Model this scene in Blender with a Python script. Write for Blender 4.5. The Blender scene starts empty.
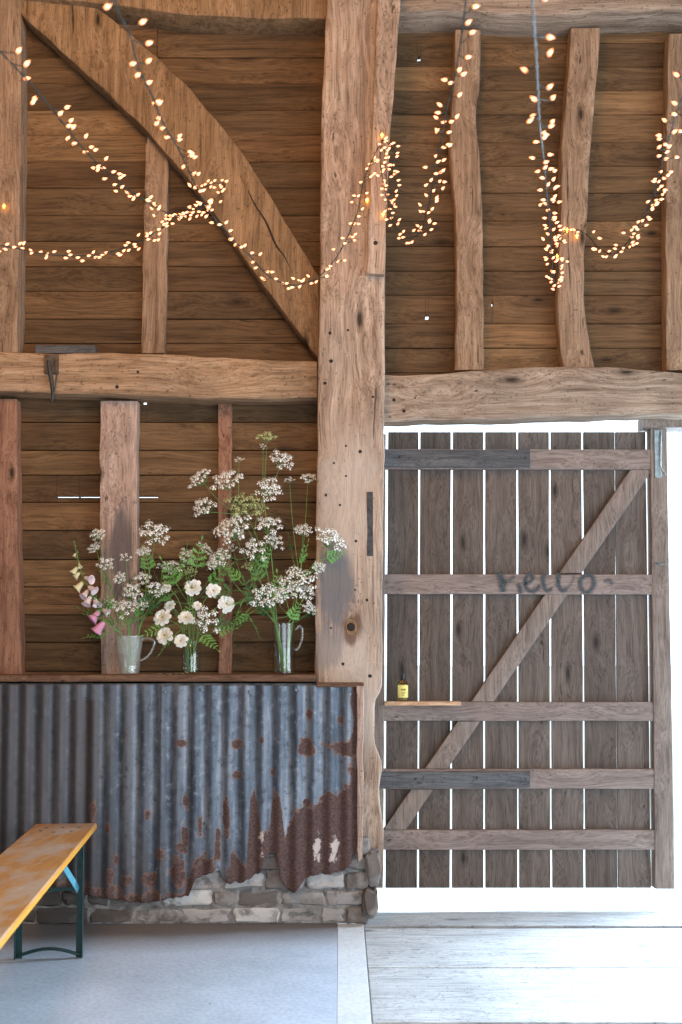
import bpy, bmesh, math, random
from mathutils import Vector, Matrix, noise
R = random.Random(7)
C = bpy.context.scene.collection
PI = math.pi
# ------------------------------------------------------------------ camera
F = 1150.0; TILT = math.radians(3.3); SHY = 70.0
CAM = Vector((0, -5.5, 1.24))
cd = bpy.data.cameras.new('camera'); cam = bpy.data.objects.new('camera', cd); C.objects.link(cam)
cam.location = CAM; cam.rotation_euler = (PI/2 + TILT, 0, 0)
cd.sensor_fit = 'VERTICAL'; cd.sensor_height = 36.0; cd.lens = 36.0*F/1024
cd.shift_y = SHY/1024; cd.clip_start = 0.05; cd.clip_end = 300
cd.dof.use_dof = True; cd.dof.focus_distance = 5.25; cd.dof.aperture_fstop = 3.2
bpy.context.scene.camera = cam
ct, st = math.cos(TILT), math.sin(TILT)
def P(px, py, Y=None, d=None):
    """point of the place seen at a pixel, on the wall plane Y (or d metres in front of the lens)"""
    u = (px-341)/F; v = (512+SHY-py)/F
    dx, dy, dz = u, ct - v*st, st + v*ct
    t = (Y-CAM.y)/dy if Y is not None else d/dy
    return CAM + Vector((dx, dy, dz))*t
def G(px, py, z):
    p = P(px, py, 0); d = p - CAM
    return CAM + d*((z-CAM.z)/d.z)
# ------------------------------------------------------------------ helpers
def setp(o, label=None, cat=None, group=None, kind=None):
    if label: o['label'] = label
    if cat: o['category'] = cat
    if group: o['group'] = group
    if kind: o['kind'] = kind
    return o
def link(name, me, mat, parent=None, origin=None):
    o = bpy.data.objects.new(name, me); C.objects.link(o)
    if mat is not None and not me.materials:
        for m in (mat if isinstance(mat, (list, tuple)) else [mat]): me.materials.append(m)
    if parent is not None: o.parent = parent
    elif origin is not None: o.location = origin
    return o
def obj(name, bm, mat, parent=None, origin=None, sharp=35):
    """bm is in world space; the mesh is stored relative to its parent / origin"""
    off = parent_world(parent) if parent is not None else (origin or Vector((0, 0, 0)))
    if off.length: bmesh.ops.translate(bm, verts=bm.verts, vec=-off)
    me = bpy.data.meshes.new(name); bm.normal_update(); bm.to_mesh(me); bm.free()
    for p in me.polygons: p.use_smooth = True
    if sharp is not None: me.set_sharp_from_angle(angle=math.radians(sharp))
    return link(name, me, mat, parent, off if parent is None else None)
def parent_world(p):
    v = Vector((0, 0, 0))
    while p is not None: v = v + p.location; p = p.parent
    return v
def empty(name, loc, label, cat, group=None, kind=None):
    o = bpy.data.objects.new(name, None); C.objects.link(o); o.location = loc; o.empty_display_size = .05
    return setp(o, label, cat, group, kind)
def base_of(bm):
    xs = [v.co.x for v in bm.verts]; ys = [v.co.y for v in bm.verts]; zs = [v.co.z for v in bm.verts]
    return Vector(((min(xs)+max(xs))/2, (min(ys)+max(ys))/2, min(zs)))
def box(bm, x0, x1, y0, y1, z0, z1, bev=0.0, var=None, layer=None, mi=0):
    vs = [bm.verts.new((x, y, z)) for x in (x0, x1) for y in (y0, y1) for z in (z0, z1)]
    idx = [(0, 1, 3, 2), (4, 6, 7, 5), (0, 4, 5, 1), (2, 3, 7, 6), (0, 2, 6, 4), (1, 5, 7, 3)]
    fs = [bm.faces.new([vs[i] for i in f]) for f in idx]
    if bev:
        es = list({e for f in fs for e in f.edges})
        r = bmesh.ops.bevel(bm, geom=es, offset=bev, segments=1, affect='EDGES')
        fs = list({f for v in r['verts'] for f in v.link_faces} | {f for f in fs if f.is_valid})
        vs = list({v for f in fs for v in f.verts})
    for f in fs: f.material_index = mi
    if layer is not None:
        for f in fs:
            for l in f.loops: l[layer] = var
    return vs
def tube(bm, pts, radii, n=6, cap=True, mi=0):
    pts = [Vector(p) for p in pts]
    if not isinstance(radii, (list, tuple)): radii = [radii]*len(pts)
    rings = []; up = None
    for i, p in enumerate(pts):
        t = (pts[min(i+1, len(pts)-1)] - pts[max(i-1, 0)])
        if t.length < 1e-9: t = Vector((0, 0, 1))
        t.normalize()
        if up is None: up = t.orthogonal().normalized()
        a = (up - t*up.dot(t))
        a = a.normalized() if a.length > 1e-6 else t.orthogonal().normalized()
        up = a; b = t.cross(a)
        rings.append([bm.verts.new(p + (a*math.cos(2*PI*k/n) + b*math.sin(2*PI*k/n))*radii[i]) for k in range(n)])
    fs = []
    for i in range(len(rings)-1):
        for k in range(n):
            fs.append(bm.faces.new((rings[i][k], rings[i][(k+1) % n], rings[i+1][(k+1) % n], rings[i+1][k])))
    if cap: fs.append(bm.faces.new(rings[0][::-1])); fs.append(bm.faces.new(rings[-1]))
    for f in fs: f.material_index = mi
    return rings
def lathe(bm, prof, c=(0, 0, 0), n=32, mi=0, spout=None):
    c = Vector(c); rings = []
    for r, z in prof:
        if r < 1e-6: rings.append([bm.verts.new(c + Vector((0, 0, z)))]); continue
        rings.append([bm.verts.new(c + Vector((r*math.cos(2*PI*k/n), r*math.sin(2*PI*k/n), z))) for k in range(n)])
    for a, b in zip(rings, rings[1:]):
        for k in range(n):
            q = (k+1) % n
            if len(a) == 1 and len(b) == 1: continue
            if len(a) == 1: f = bm.faces.new((a[0], b[q], b[k]))
            elif len(b) == 1: f = bm.faces.new((a[k], a[q], b[0]))
            else: f = bm.faces.new((a[k], a[q], b[q], b[k]))
            f.material_index = mi
    return rings
def interp(tab, t):
    if t <= tab[0][0]: return tab[0][1]
    for (a, va), (b, vb) in zip(tab, tab[1:]):
        if t <= b: return va + (vb-va)*(t-a)/(b-a)
    return tab[-1][1]
def catmull(pts, per=8):
    pts = [Vector(p) for p in pts]; out = []
    for i in range(len(pts)-1):
        p0 = pts[max(i-1, 0)]; p1 = pts[i]; p2 = pts[i+1]; p3 = pts[min(i+2, len(pts)-1)]
        for k in range(per):
            t = k/per
            out.append(.5*((2*p1) + (p2-p0)*t + (2*p0-5*p1+4*p2-p3)*t*t + (3*p1-p0-3*p2+p3)*t**3))
    out.append(pts[-1]); return out
def timber(A, B, Y, depth, n=28, m=7, ch=.012, wob=.004, seed=0.0, edge=.003, axis='z'):
    """a hewn timber: A and B are the pixel polylines of its two long edges on the front plane Y"""
    bm = bmesh.new()
    def res(L):
        L = [P(x, y, Y) for x, y in L]
        if len(L) > 2: L = catmull(L, 6)
        ds = [0]
        for a, b in zip(L, L[1:]): ds.append(ds[-1] + (b-a).length)
        out = []
        for i in range(n+1):
            s = ds[-1]*i/n; k = 0
            while k < len(ds)-2 and ds[k+1] < s: k += 1
            out.append(L[k].lerp(L[k+1], (s-ds[k])/max(1e-9, ds[k+1]-ds[k])))
        return out
    LA, LB = res(A), res(B); rings = []
    for i in range(n+1):
        a, b = LA[i].copy(), LB[i].copy(); w = (b-a).length; u = (b-a)/w
        a += u*edge*noise.noise(a*9 + Vector((seed, 0, 0)))*2; b += u*edge*noise.noise(b*9 + Vector((0, seed, 0)))*2
        c = ch*(1+.8*noise.noise(a*6 + Vector((0, seed+4, 0)))); c = max(.003, c)
        prof = [(0, depth), (0, c+.0), (c*.3, c*.3), (c, 0)]
        for k in range(1, m): prof.append((c + (w-2*c)*k/m, 0))
        prof += [(w-c, 0), (w-c*.3, c*.3), (w, c), (w, depth)]
        ring = []
        for q, (uu, yy) in enumerate(prof):
            p = a + u*uu + Vector((0, yy, 0))
            if 1 < q < len(prof)-2: p.y += wob*noise.noise(Vector((p.x*5, seed, p.z*5)))*2 + wob*.6*noise.noise(Vector((p.x*19, seed, p.z*19)))
            ring.append(bm.verts.new(p))
        rings.append(ring)
    k = len(rings[0])
    for r, s in zip(rings, rings[1:]):
        for q in range(k): bm.faces.new((r[q], r[(q+1) % k], s[(q+1) % k], s[q]))
    bm.faces.new(rings[0][::-1]); bm.faces.new(rings[-1])
    bmesh.ops.recalc_face_normals(bm, faces=bm.faces)
    return bm
# ------------------------------------------------------------------ materials
def nodes(name):
    m = bpy.data.materials.new(name); m.use_nodes = True
    nt = m.node_tree; b = nt.nodes['Principled BSDF']
    return m, nt, b
def N(nt, t, **kw):
    n = nt.nodes.new(t)
    for k, v in kw.items():
        if k == 'inp':
            for a, b in v.items(): n.inputs[a].default_value = b
        else: setattr(n, k, v)
    return n
def ramp(nt, src, stops, interp='LINEAR'):
    r = N(nt, 'ShaderNodeValToRGB'); r.color_ramp.interpolation = interp
    e = r.color_ramp.elements
    while len(e) < len(stops): e.new(.5)
    for q, (p, c) in zip(e, stops): q.position = p; q.color = (c if len(c) == 4 else (*c, 1)) if hasattr(c, '__len__') else (c, c, c, 1)
    nt.links.new(src, r.inputs[0]); return r.outputs[0]
def mix(nt, fac, a, b, mode='MIX'):
    n = N(nt, 'ShaderNodeMix', data_type='RGBA', blend_type=mode, clamp_factor=True)
    for s, v in ((n.inputs[0], fac), (n.inputs[6], a), (n.inputs[7], b)):
        if hasattr(v, 'node'): nt.links.new(v, s)
        else: s.default_value = v if not hasattr(v, '__len__') or len(v) == 4 else (*v, 1)
    return n.outputs[2]
def math_(nt, op, a, b=None, c=None, clamp=False):
    n = N(nt, 'ShaderNodeMath', operation=op, use_clamp=clamp)
    for i, v in enumerate((a, b, c)):
        if v is None: continue
        if hasattr(v, 'node'): nt.links.new(v, n.inputs[i])
        else: n.inputs[i].default_value = v
    return n.outputs[0]
def vmath(nt, op, a, b):
    n = N(nt, 'ShaderNodeVectorMath', operation=op)
    for i, v in enumerate((a, b)):
        if hasattr(v, 'node'): nt.links.new(v, n.inputs[i])
        else: n.inputs[i].default_value = v
    return n.outputs[0]
def plain(name, col, rough=.6, metal=0, **kw):
    m, nt, b = nodes(name); b.inputs['Base Color'].default_value = (*col, 1)
    b.inputs['Roughness'].default_value = rough; b.inputs['Metallic'].default_value = metal
    tc = N(nt, 'ShaderNodeTexCoord'); no = N(nt, 'ShaderNodeTexNoise', inp={'Scale': kw.get('ns', 40), 'Detail': 4})
    nt.links.new(tc.outputs['Object'], no.inputs['Vector'])
    k = kw.get('var', .25)
    lo = tuple(c*(1-k) for c in col); hi = tuple(min(1, c*(1+k)) for c in col)
    nt.links.new(ramp(nt, no.outputs[0], [(.3, lo), (.7, hi)]), b.inputs['Base Color'])
    for q, v in kw.get('inp', {}).items(): b.inputs[q].default_value = v
    return m
SPECK = {'door_planks': .25, 'door_rails': .3, 'door_stiles': .3, 'weatherboards': .3}
def wood(name, dark, mid, light, axis=2, scale=1.0, rough=.75, bump=.35, var=False, knot=.5, crack=.5, stains_and_light=(), grime=.3, spec=.25, thr=.035):
    m, nt, b = nodes(name); L = nt.links.new
    tc = N(nt, 'ShaderNodeTexCoord'); co = tc.outputs['Object']
    geo = N(nt, 'ShaderNodeNewGeometry'); oi = N(nt, 'ShaderNodeObjectInfo')
    wpos = geo.outputs['Position']
    off = N(nt, 'ShaderNodeCombineXYZ'); rr = math_(nt, 'MULTIPLY', oi.outputs['Random'], 37.0)
    tone = None
    if var:
        at = N(nt, 'ShaderNodeVertexColor', layer_name='var'); sp = N(nt, 'ShaderNodeSeparateColor'); L(at.outputs[0], sp.inputs[0])
        rr = math_(nt, 'ADD', rr, math_(nt, 'MULTIPLY', sp.outputs[1], 91.0)); tone = sp.outputs[0]; hue = sp.outputs[2]
    L(rr, off.inputs[0]); L(math_(nt, 'MULTIPLY', rr, 1.7), off.inputs[1]); L(math_(nt, 'MULTIPLY', rr, .9), off.inputs[2])
    co = vmath(nt, 'ADD', co, off.outputs[0])
    # knots bend the grain
    sk = [5.5*scale]*3; sk[axis] = 1.9*scale
    kco = vmath(nt, 'MULTIPLY', co, tuple(sk))
    if name != 'floor_boards':
        sw = N(nt, 'ShaderNodeSeparateXYZ'); L(kco, sw.inputs[0]); cw = N(nt, 'ShaderNodeCombineXYZ'); L(sw.outputs[0], cw.inputs[0]); L(sw.outputs[2], cw.inputs[1]); kco = cw.outputs[0]
    vo = N(nt, 'ShaderNodeTexVoronoi', feature='F1', voronoi_dimensions='2D', inp={'Scale': 1.0, 'Randomness': 1.0}); L(kco, vo.inputs['Vector'])
    kd = vo.outputs['Distance']
    warp = N(nt, 'ShaderNodeTexNoise', inp={'Scale': 2.2*scale, 'Detail': 2}); L(co, warp.inputs['Vector'])
    wv = vmath(nt, 'MULTIPLY', warp.outputs['Color'], (.05, .05, .05))
    gco = vmath(nt, 'ADD', co, wv)
    ks = math_(nt, 'MULTIPLY', math_(nt, 'SUBTRACT', .45, kd, clamp=True), .12)
    ko = N(nt, 'ShaderNodeCombineXYZ')
    for i in range(3):
        if i != axis: L(ks, ko.inputs[i])
    gco = vmath(nt, 'ADD', gco, ko.outputs[0])
    s1 = [38*scale]*3; s1[axis] = 1.3*scale
    if name == 'weatherboards': s1 = [1.1, 30, 30]
    g1 = N(nt, 'ShaderNodeTexNoise', inp={'Scale': 1.0, 'Detail': 7, 'Roughness': .62}); L(vmath(nt, 'MULTIPLY', gco, tuple(s1)), g1.inputs['Vector'])
    s2 = [190*scale]*3; s2[axis] = 7*scale
    g2 = N(nt, 'ShaderNodeTexNoise', inp={'Scale': 1.0, 'Detail': 4, 'Roughness': .6}); L(vmath(nt, 'MULTIPLY', gco, tuple(s2)), g2.inputs['Vector'])
    col = ramp(nt, g1.outputs[0], [(.28, dark), (.5, mid), (.74, light)])
    col = mix(nt, .75, col, ramp(nt, g2.outputs[0], [(.32, .38), (.52, 1.0), (.75, 1.25)]), 'MULTIPLY')
    sp1 = N(nt, 'ShaderNodeTexNoise', inp={'Scale': 75.0, 'Detail': 3}); L(co, sp1.inputs['Vector'])
    col = mix(nt, SPECK.get(name, .8), col, ramp(nt, sp1.outputs[0], [(.30, .35), (.38, 1.0)]), 'MULTIPLY')
    pat = N(nt, 'ShaderNodeTexNoise', inp={'Scale': 3.1*scale, 'Detail': 5, 'Roughness': .6}); L(co, pat.inputs['Vector'])
    col = mix(nt, grime, col, ramp(nt, pat.outputs[0], [(.35, .45), (.6, 1.0)]), 'MULTIPLY')
    if tone is not None:
        col = mix(nt, 1.0, col, ramp(nt, tone, [(0, .5), (.5, .9), (1, 1.35)]), 'MULTIPLY')
        col = mix(nt, math_(nt, 'MULTIPLY', hue, .35), col, mix(nt, 1.0, col, (1.1, .85, .7), 'MULTIPLY'))
    kmask = ramp(nt, math_(nt, 'ADD', kd, math_(nt, 'MULTIPLY', g2.outputs[0], .05)), [(thr+.02, 1.0), (thr+.05, .55), (thr+.12, 0.0)])
    sel = math_(nt, 'GREATER_THAN', N_sep(nt, vo.outputs['Color']), 1-knot)
    kk = math_(nt, 'MULTIPLY', kmask, sel)
    col = mix(nt, kk, col, tuple(c*.22 for c in dark))
    s3 = [48*scale]*3; s3[axis] = 1.1*scale
    cr = N(nt, 'ShaderNodeTexNoise', inp={'Scale': 1.0, 'Detail': 2, 'Roughness': .5}); L(vmath(nt, 'MULTIPLY', vmath(nt, 'ADD', gco, (7, 3, 5)), tuple(s3)), cr.inputs['Vector'])
    cm = ramp(nt, cr.outputs[0], [(.735-.05*crack, 0.0), (.755-.05*crack, 1.0)])
    col = mix(nt, math_(nt, 'MULTIPLY', cm, .8), col, tuple(c*.25 for c in dark))
    for (c, rad, sc_, k) in stains_and_light:
        dv = vmath(nt, 'MULTIPLY', vmath(nt, 'SUBTRACT', wpos, tuple(c)), (1/rad[0], 0.0, 1/rad[1]))
        ln = N(nt, 'ShaderNodeVectorMath', operation='LENGTH'); L(dv, ln.inputs[0])
        dd = math_(nt, 'ADD', ln.outputs['Value'], math_(nt, 'MULTIPLY', math_(nt, 'SUBTRACT', g1.outputs[0], .5), 1.6))
        dd = math_(nt, 'ADD', dd, math_(nt, 'MULTIPLY', math_(nt, 'SUBTRACT', pat.outputs[0], .5), 1.4))
        mk = ramp(nt, dd, [(.55, 1.0), (1.1, 0.0)])
        col = mix(nt, math_(nt, 'MULTIPLY', mk, k), col, sc_)
    L(col, b.inputs['Base Color']); b.inputs['Roughness'].default_value = rough
    b.inputs['Specular IOR Level'].default_value = spec
    bp = N(nt, 'ShaderNodeBump', inp={'Strength': bump, 'Distance': .004})
    h = math_(nt, 'SUBTRACT', math_(nt, 'ADD', g1.outputs[0], math_(nt, 'MULTIPLY', g2.outputs[0], .5)), math_(nt, 'ADD', cm, kk))
    L(h, bp.inputs['Height']); L(bp.outputs[0], b.inputs['Normal'])
    return m
def N_sep(nt, c):
    s = N(nt, 'ShaderNodeSeparateColor'); nt.links.new(c, s.inputs[0]); return s.outputs[0]
def clear(name, tint, ior=1.45, k=1.0, milk=0):
    m, nt, b = nodes(name); nt.nodes.remove(b); L = nt.links.new
    out = nt.nodes['Material Output']; tr = N(nt, 'ShaderNodeBsdfTransparent', inp={'Color': (*tint, 1)}); gl = N(nt, 'ShaderNodeBsdfGlossy', inp={'Roughness': .03})
    fr = N(nt, 'ShaderNodeLayerWeight'); mx = N(nt, 'ShaderNodeMixShader')
    L(math_(nt, 'MULTIPLY', math_(nt, 'ADD', math_(nt, 'MULTIPLY', math_(nt, 'POWER', fr.outputs['Facing'], 3.5), .55), .04), k, clamp=True), mx.inputs[0]); L(tr.outputs[0], mx.inputs[1]); L(gl.outputs[0], mx.inputs[2]); df = N(nt, 'ShaderNodeBsdfDiffuse', inp={'Color': (.85, .9, .88, 1)}); m2 = N(nt, 'ShaderNodeMixShader', inp={0: milk}); L(mx.outputs[0], m2.inputs[1]); L(df.outputs[0], m2.inputs[2]); L(m2.outputs[0], out.inputs[0])
    return m
def glass(name, col=(1, 1, 1), rough=.02, ior=1.45):
    m, nt, b = nodes(name); b.inputs['Base Color'].default_value = (*col, 1); b.inputs['Roughness'].default_value = rough
    b.inputs['Transmission Weight'].default_value = 1; b.inputs['IOR'].default_value = ior
    return m
M = {}
M['oak'] = wood('pale_oak', (.20, .13, .09), (.42, .295, .215), (.61, .47, .37), 2, .9, knot=.25, crack=.9, grime=.45,
    stains_and_light=[(P(350, 500, -.22), (.16, .42), (.60, .50, .42), .5), (P(352, 690, -.22), (.16, .34), (.60, .50, .42), .55), (P(336, 585, -.22), (.10, .24), (.15, .145, .155), .85), (P(352, 627, -.22), (.05, .09), (.13, .065, .035), .85), (P(325, 650, -.22), (.09, .12), (.22, .19, .18), .6)])  # pale pair paints the cooler light low on the post; dark ones are staining
M['oak_x'] = wood('pale_oak_beam', (.19, .11, .06), (.38, .24, .14), (.52, .36, .24), 0, .9, knot=.3, crack=1.0, grime=.5)
M['lintel'] = wood('grey_oak_lintel', (.19, .13, .09), (.36, .26, .19), (.50, .40, .31), 0, .9, knot=.2, crack=1.0, grime=.5)
M['brace'] = wood('brown_brace_oak', (.15, .085, .04), (.29, .17, .085), (.40, .25, .14), 2, .9, knot=.2, crack=.9, grime=.5)
M['stud'] = wood('stud_wood', (.16, .092, .052), (.32, .205, .13), (.45, .31, .21), 2, 1.0, knot=.3, crack=.7)
M['stud_pink'] = wood('rosy_stud_wood', (.25, .16, .12), (.45, .31, .245), (.58, .43, .36), 2, 1.0, knot=.3, crack=.7,
    stains_and_light=[(P(121, 552, -.06), (.055, .28), (.10, .085, .085), .8)])
M['stud_red'] = wood('reddish_batten_wood', (.17, .075, .045), (.32, .16, .10), (.42, .23, .15), 2, 1.1, knot=.3, crack=.5)
M['boards'] = wood('weatherboards', (.11, .060, .025), (.20, .112, .050), (.29, .17, .082), 0, .8, bump=.35, var=True, knot=.4, crack=.2, grime=.35, thr=.02)
M['door'] = wood('door_planks', (.13, .098, .08), (.20, .155, .13), (.26, .21, .18), 2, 1.0, var=True, knot=.45, crack=.3, grime=.35)
M['door_rail'] = wood('door_rails', (.17, .125, .11), (.26, .20, .175), (.33, .26, .23), 0, 1.0, var=False, knot=.2, crack=.3)
M['door_stile'] = wood('door_stiles', (.16, .12, .10), (.25, .195, .165), (.32, .26, .22), 2, 1.0, knot=.2, crack=.3)
M['greyrail'] = wood('dark_strap_wood', (.07, .07, .075), (.12, .12, .125), (.17, .17, .175), 0, 1.0, knot=.1, crack=.3)
M['shelf'] = wood('shelf_plank', (.07, .035, .018), (.16, .085, .05), (.25, .145, .09), 0, 1.2, knot=.2, crack=.6)
M['newwood'] = wood('new_pine', (.45, .25, .14), (.62, .38, .23), (.72, .5, .34), 0, 1.2, knot=.1, crack=.1, grime=.15)
M['floorwood'] = wood('floor_boards', (.42, .42, .42), (.60, .60, .60), (.70, .70, .70), 0, 1.0, rough=.6, var=True, knot=.2, crack=.6, grime=.35, bump=.25)
M['hole'] = plain('dark_peg', (.022, .015, .012), .9)
M['iron'] = plain('old_iron', (.06, .058, .06), .55, .6, var=.5)
M['iron_rust'] = plain('rusty_iron', (.10, .075, .055), .6, .5, var=.5)
M['zinc'] = plain('galvanised_bolt', (.25, .29, .30), .45, .7, var=.3)
M['cable'] = plain('dark_green_cable', (.022, .032, .028), .6)
M['green_steel'] = plain('green_painted_steel', (.012, .045, .042), .4, .2, var=.3)
M['blue_steel'] = plain('pale_blue_painted_steel', (.10, .32, .42), .4, .1, var=.2)
M['stem'] = plain('green_stem', (.14, .27, .07), .6)
M['stem_thin'] = plain('thin_green_stem', (.16, .25, .09), .6)
M['leaf'] = plain('fresh_leaf', (.15, .33, .07), .55, var=.45, ns=25)
M['leaf_dark'] = plain('dark_leaf', (.06, .16, .045), .55, var=.45, ns=25)
M['floret'] = plain('white_floret', (.95, .95, .88), .6, var=.15)
M['floret_green'] = plain('greenish_floret', (.50, .56, .26), .6, var=.2)
M['petal'] = plain('white_petal', (.88, .88, .84), .55, var=.08)
M['cream'] = plain('cream_stamens', (.72, .60, .33), .7, var=.3)
M['bell_pale'] = plain('pale_pink_bell', (.75, .60, .62), .5, var=.15)
M['bell_pink'] = plain('pink_bell', (.62, .27, .42), .5, var=.2)
M['bell_cream'] = plain('cream_bell', (.68, .62, .36), .5, var=.15)
M['glass'] = clear('clear_glass', (.97, .985, .98), 1.5, 1.0)
M['cut_glass'] = clear('cut_glass', (.97, .985, .98), 1.5, 1.6, .14)
M['water'] = clear('vase_water', (.95, .975, .96), 1.15)
M['black_plastic'] = plain('black_cap', (.01, .01, .012), .35)
M['amber_oil'] = glass('yellow_oil', (.95, .75, .25), .05, 1.4)
M['label_yellow'] = plain('yellow_paper', (.80, .72, .22), .6, var=.1)
M['mark'] = plain('dark_print', (.25, .20, .03), .6)
def concrete(name, a, b_, sc=3):
    m, nt, b = nodes(name); L = nt.links.new
    tc = N(nt, 'ShaderNodeTexCoord'); geo = N(nt, 'ShaderNodeNewGeometry')
    n1 = N(nt, 'ShaderNodeTexNoise', inp={'Scale': sc, 'Detail': 9, 'Roughness': .65}); L(tc.outputs['Object'], n1.inputs['Vector'])
    n2 = N(nt, 'ShaderNodeTexNoise', inp={'Scale': 60, 'Detail': 4}); L(tc.outputs['Object'], n2.inputs['Vector'])
    col = ramp(nt, n1.outputs[0], [(.3, a), (.7, b_)])
    col = mix(nt, .35, col, ramp(nt, n2.outputs[0], [(.35, .6), (.6, 1.0)]), 'MULTIPLY')
    vo = N(nt, 'ShaderNodeTexVoronoi', inp={'Scale': 9.0}); L(tc.outputs['Object'], vo.inputs['Vector'])
    col = mix(nt, ramp(nt, vo.outputs['Distance'], [(.03, .7), (.06, 0.0)]), col, (.12, .11, .1))
    # brown dirt with the shade along the foot of the wall painted in
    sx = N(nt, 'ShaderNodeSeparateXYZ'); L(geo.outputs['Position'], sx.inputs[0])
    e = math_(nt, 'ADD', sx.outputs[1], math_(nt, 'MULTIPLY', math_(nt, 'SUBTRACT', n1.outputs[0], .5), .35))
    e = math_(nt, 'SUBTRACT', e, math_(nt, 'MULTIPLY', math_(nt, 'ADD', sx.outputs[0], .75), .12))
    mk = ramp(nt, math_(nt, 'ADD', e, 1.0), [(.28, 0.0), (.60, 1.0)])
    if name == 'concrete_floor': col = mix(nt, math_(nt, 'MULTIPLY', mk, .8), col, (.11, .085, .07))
    L(col, b.inputs['Base Color']); b.inputs['Roughness'].default_value = .75
    bp = N(nt, 'ShaderNodeBump', inp={'Strength': .25, 'Distance': .004}); L(n2.outputs[0], bp.inputs['Height']); L(bp.outputs[0], b.inputs['Normal'])
    return m
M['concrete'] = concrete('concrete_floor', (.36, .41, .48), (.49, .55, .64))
M['kerb'] = concrete('pale_concrete_strip', (.52, .53, .54), (.62, .63, .64))
M['yard'] = concrete('yard_gravel', (.45, .44, .40), (.60, .58, .52), 1.0)
M['plaster'] = plain('limewash', (.35, .30, .25), .9)
# limewashed bricks
m, nt, b = nodes('limewashed_brick'); L = nt.links.new
tc = N(nt, 'ShaderNodeTexCoord'); at = N(nt, 'ShaderNodeVertexColor', layer_name='var'); sp = N(nt, 'ShaderNodeSeparateColor'); L(at.outputs[0], sp.inputs[0])
n1 = N(nt, 'ShaderNodeTexNoise', inp={'Scale': 14, 'Detail': 8, 'Roughness': .7}); L(tc.outputs['Object'], n1.inputs['Vector'])
n2 = N(nt, 'ShaderNodeTexNoise', inp={'Scale': 5, 'Detail': 4}); L(tc.outputs['Object'], n2.inputs['Vector'])
col = ramp(nt, sp.outputs[0], [(0, (.10, .078, .065)), (.3, (.36, .33, .31)), (.6, (.55, .53, .51)), (1, (.70, .69, .67))])
col = mix(nt, ramp(nt, n1.outputs[0], [(.5, 0.0), (.62, .75)]), col, (.09, .075, .065))
col = mix(nt, ramp(nt, n2.outputs[0], [(.52, 0.0), (.66, .5)]), col, (.52, .49, .46))
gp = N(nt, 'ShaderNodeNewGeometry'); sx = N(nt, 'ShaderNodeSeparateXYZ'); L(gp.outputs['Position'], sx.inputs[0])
col = mix(nt, ramp(nt, math_(nt, 'ADD', math_(nt, 'ADD', sx.outputs[0], 1.3), math_(nt, 'MULTIPLY', n2.outputs[0], .4)), [(.35, .75), (.85, 0.0)]), col, (.05, .042, .036))  # shade under bench and sheet painted in as a dark left end
L(col, b.inputs['Base Color']); b.inputs['Roughness'].default_value = .9
bp = N(nt, 'ShaderNodeBump', inp={'Strength': .6, 'Distance': .01}); L(n1.outputs[0], bp.inputs['Height']); L(bp.outputs[0], b.inputs['Normal'])
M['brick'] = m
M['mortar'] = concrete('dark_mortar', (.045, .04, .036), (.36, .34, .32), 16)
# galvanised iron with rust: mask lives in the colour layer 'rust'
m, nt, b = nodes('galvanised_iron'); L = nt.links.new
tc = N(nt, 'ShaderNodeTexCoord'); at = N(nt, 'ShaderNodeVertexColor', layer_name='rust'); sp = N(nt, 'ShaderNodeSeparateColor'); L(at.outputs[0], sp.inputs[0])
vs = vmath(nt, 'MULTIPLY', tc.outputs['Object'], (16, 16, 1.6))
n1 = N(nt, 'ShaderNodeTexNoise', inp={'Scale': 1, 'Detail': 8, 'Roughness': .65}); L(vs, n1.inputs['Vector'])
n2 = N(nt, 'ShaderNodeTexNoise', inp={'Scale': 30, 'Detail': 6, 'Roughness': .7}); L(tc.outputs['Object'], n2.inputs['Vector'])
n3 = N(nt, 'ShaderNodeTexNoise', inp={'Scale': 110, 'Detail': 2}); L(tc.outputs['Object'], n3.inputs['Vector'])
col = ramp(nt, n1.outputs[0], [(.32, (.040, .055, .075)), (.5, (.125, .155, .195)), (.68, (.30, .335, .38))])
col = mix(nt, ramp(nt, n2.outputs[0], [(.55, 0.0), (.75, .6)]), col, (.42, .46, .50))
col = mix(nt, ramp(nt, n2.outputs[0], [(.32, .85), (.46, 0.0)]), col, (.05, .05, .062))
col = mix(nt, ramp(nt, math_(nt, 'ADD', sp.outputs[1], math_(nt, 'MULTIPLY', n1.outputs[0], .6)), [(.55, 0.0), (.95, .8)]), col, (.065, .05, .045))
rm = math_(nt, 'ADD', sp.outputs[0], math_(nt, 'MULTIPLY', math_(nt, 'SUBTRACT', n2.outputs[0], .5), 1.3))
n4 = N(nt, 'ShaderNodeTexNoise', inp={'Scale': 13, 'Detail': 3}); L(tc.outputs['Object'], n4.inputs['Vector'])
rm = math_(nt, 'ADD', rm, math_(nt, 'MULTIPLY', math_(nt, 'SUBTRACT', n4.outputs[0], .5), .9))
rcol = ramp(nt, n3.outputs[0], [(.3, (.05, .028, .024)), (.6, (.105, .060, .052)), (.8, (.17, .10, .08))])
edge = ramp(nt, rm, [(.40, 0.0), (.49, 1.0), (.58, 0.0)])
col = mix(nt, ramp(nt, rm, [(.48, 0.0), (.54, 1.0)]), col, rcol)
col = mix(nt, math_(nt, 'MULTIPLY', edge, .6), col, (.30, .14, .08))
col = mix(nt, ramp(nt, math_(nt, 'ADD', sp.outputs[2], math_(nt, 'MULTIPLY', math_(nt, 'SUBTRACT', n2.outputs[0], .52), 2.2)), [(.5, 0.0), (.62, 1.0)]), col, (.50, .42, .38))
L(col, b.inputs['Base Color'])
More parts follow.
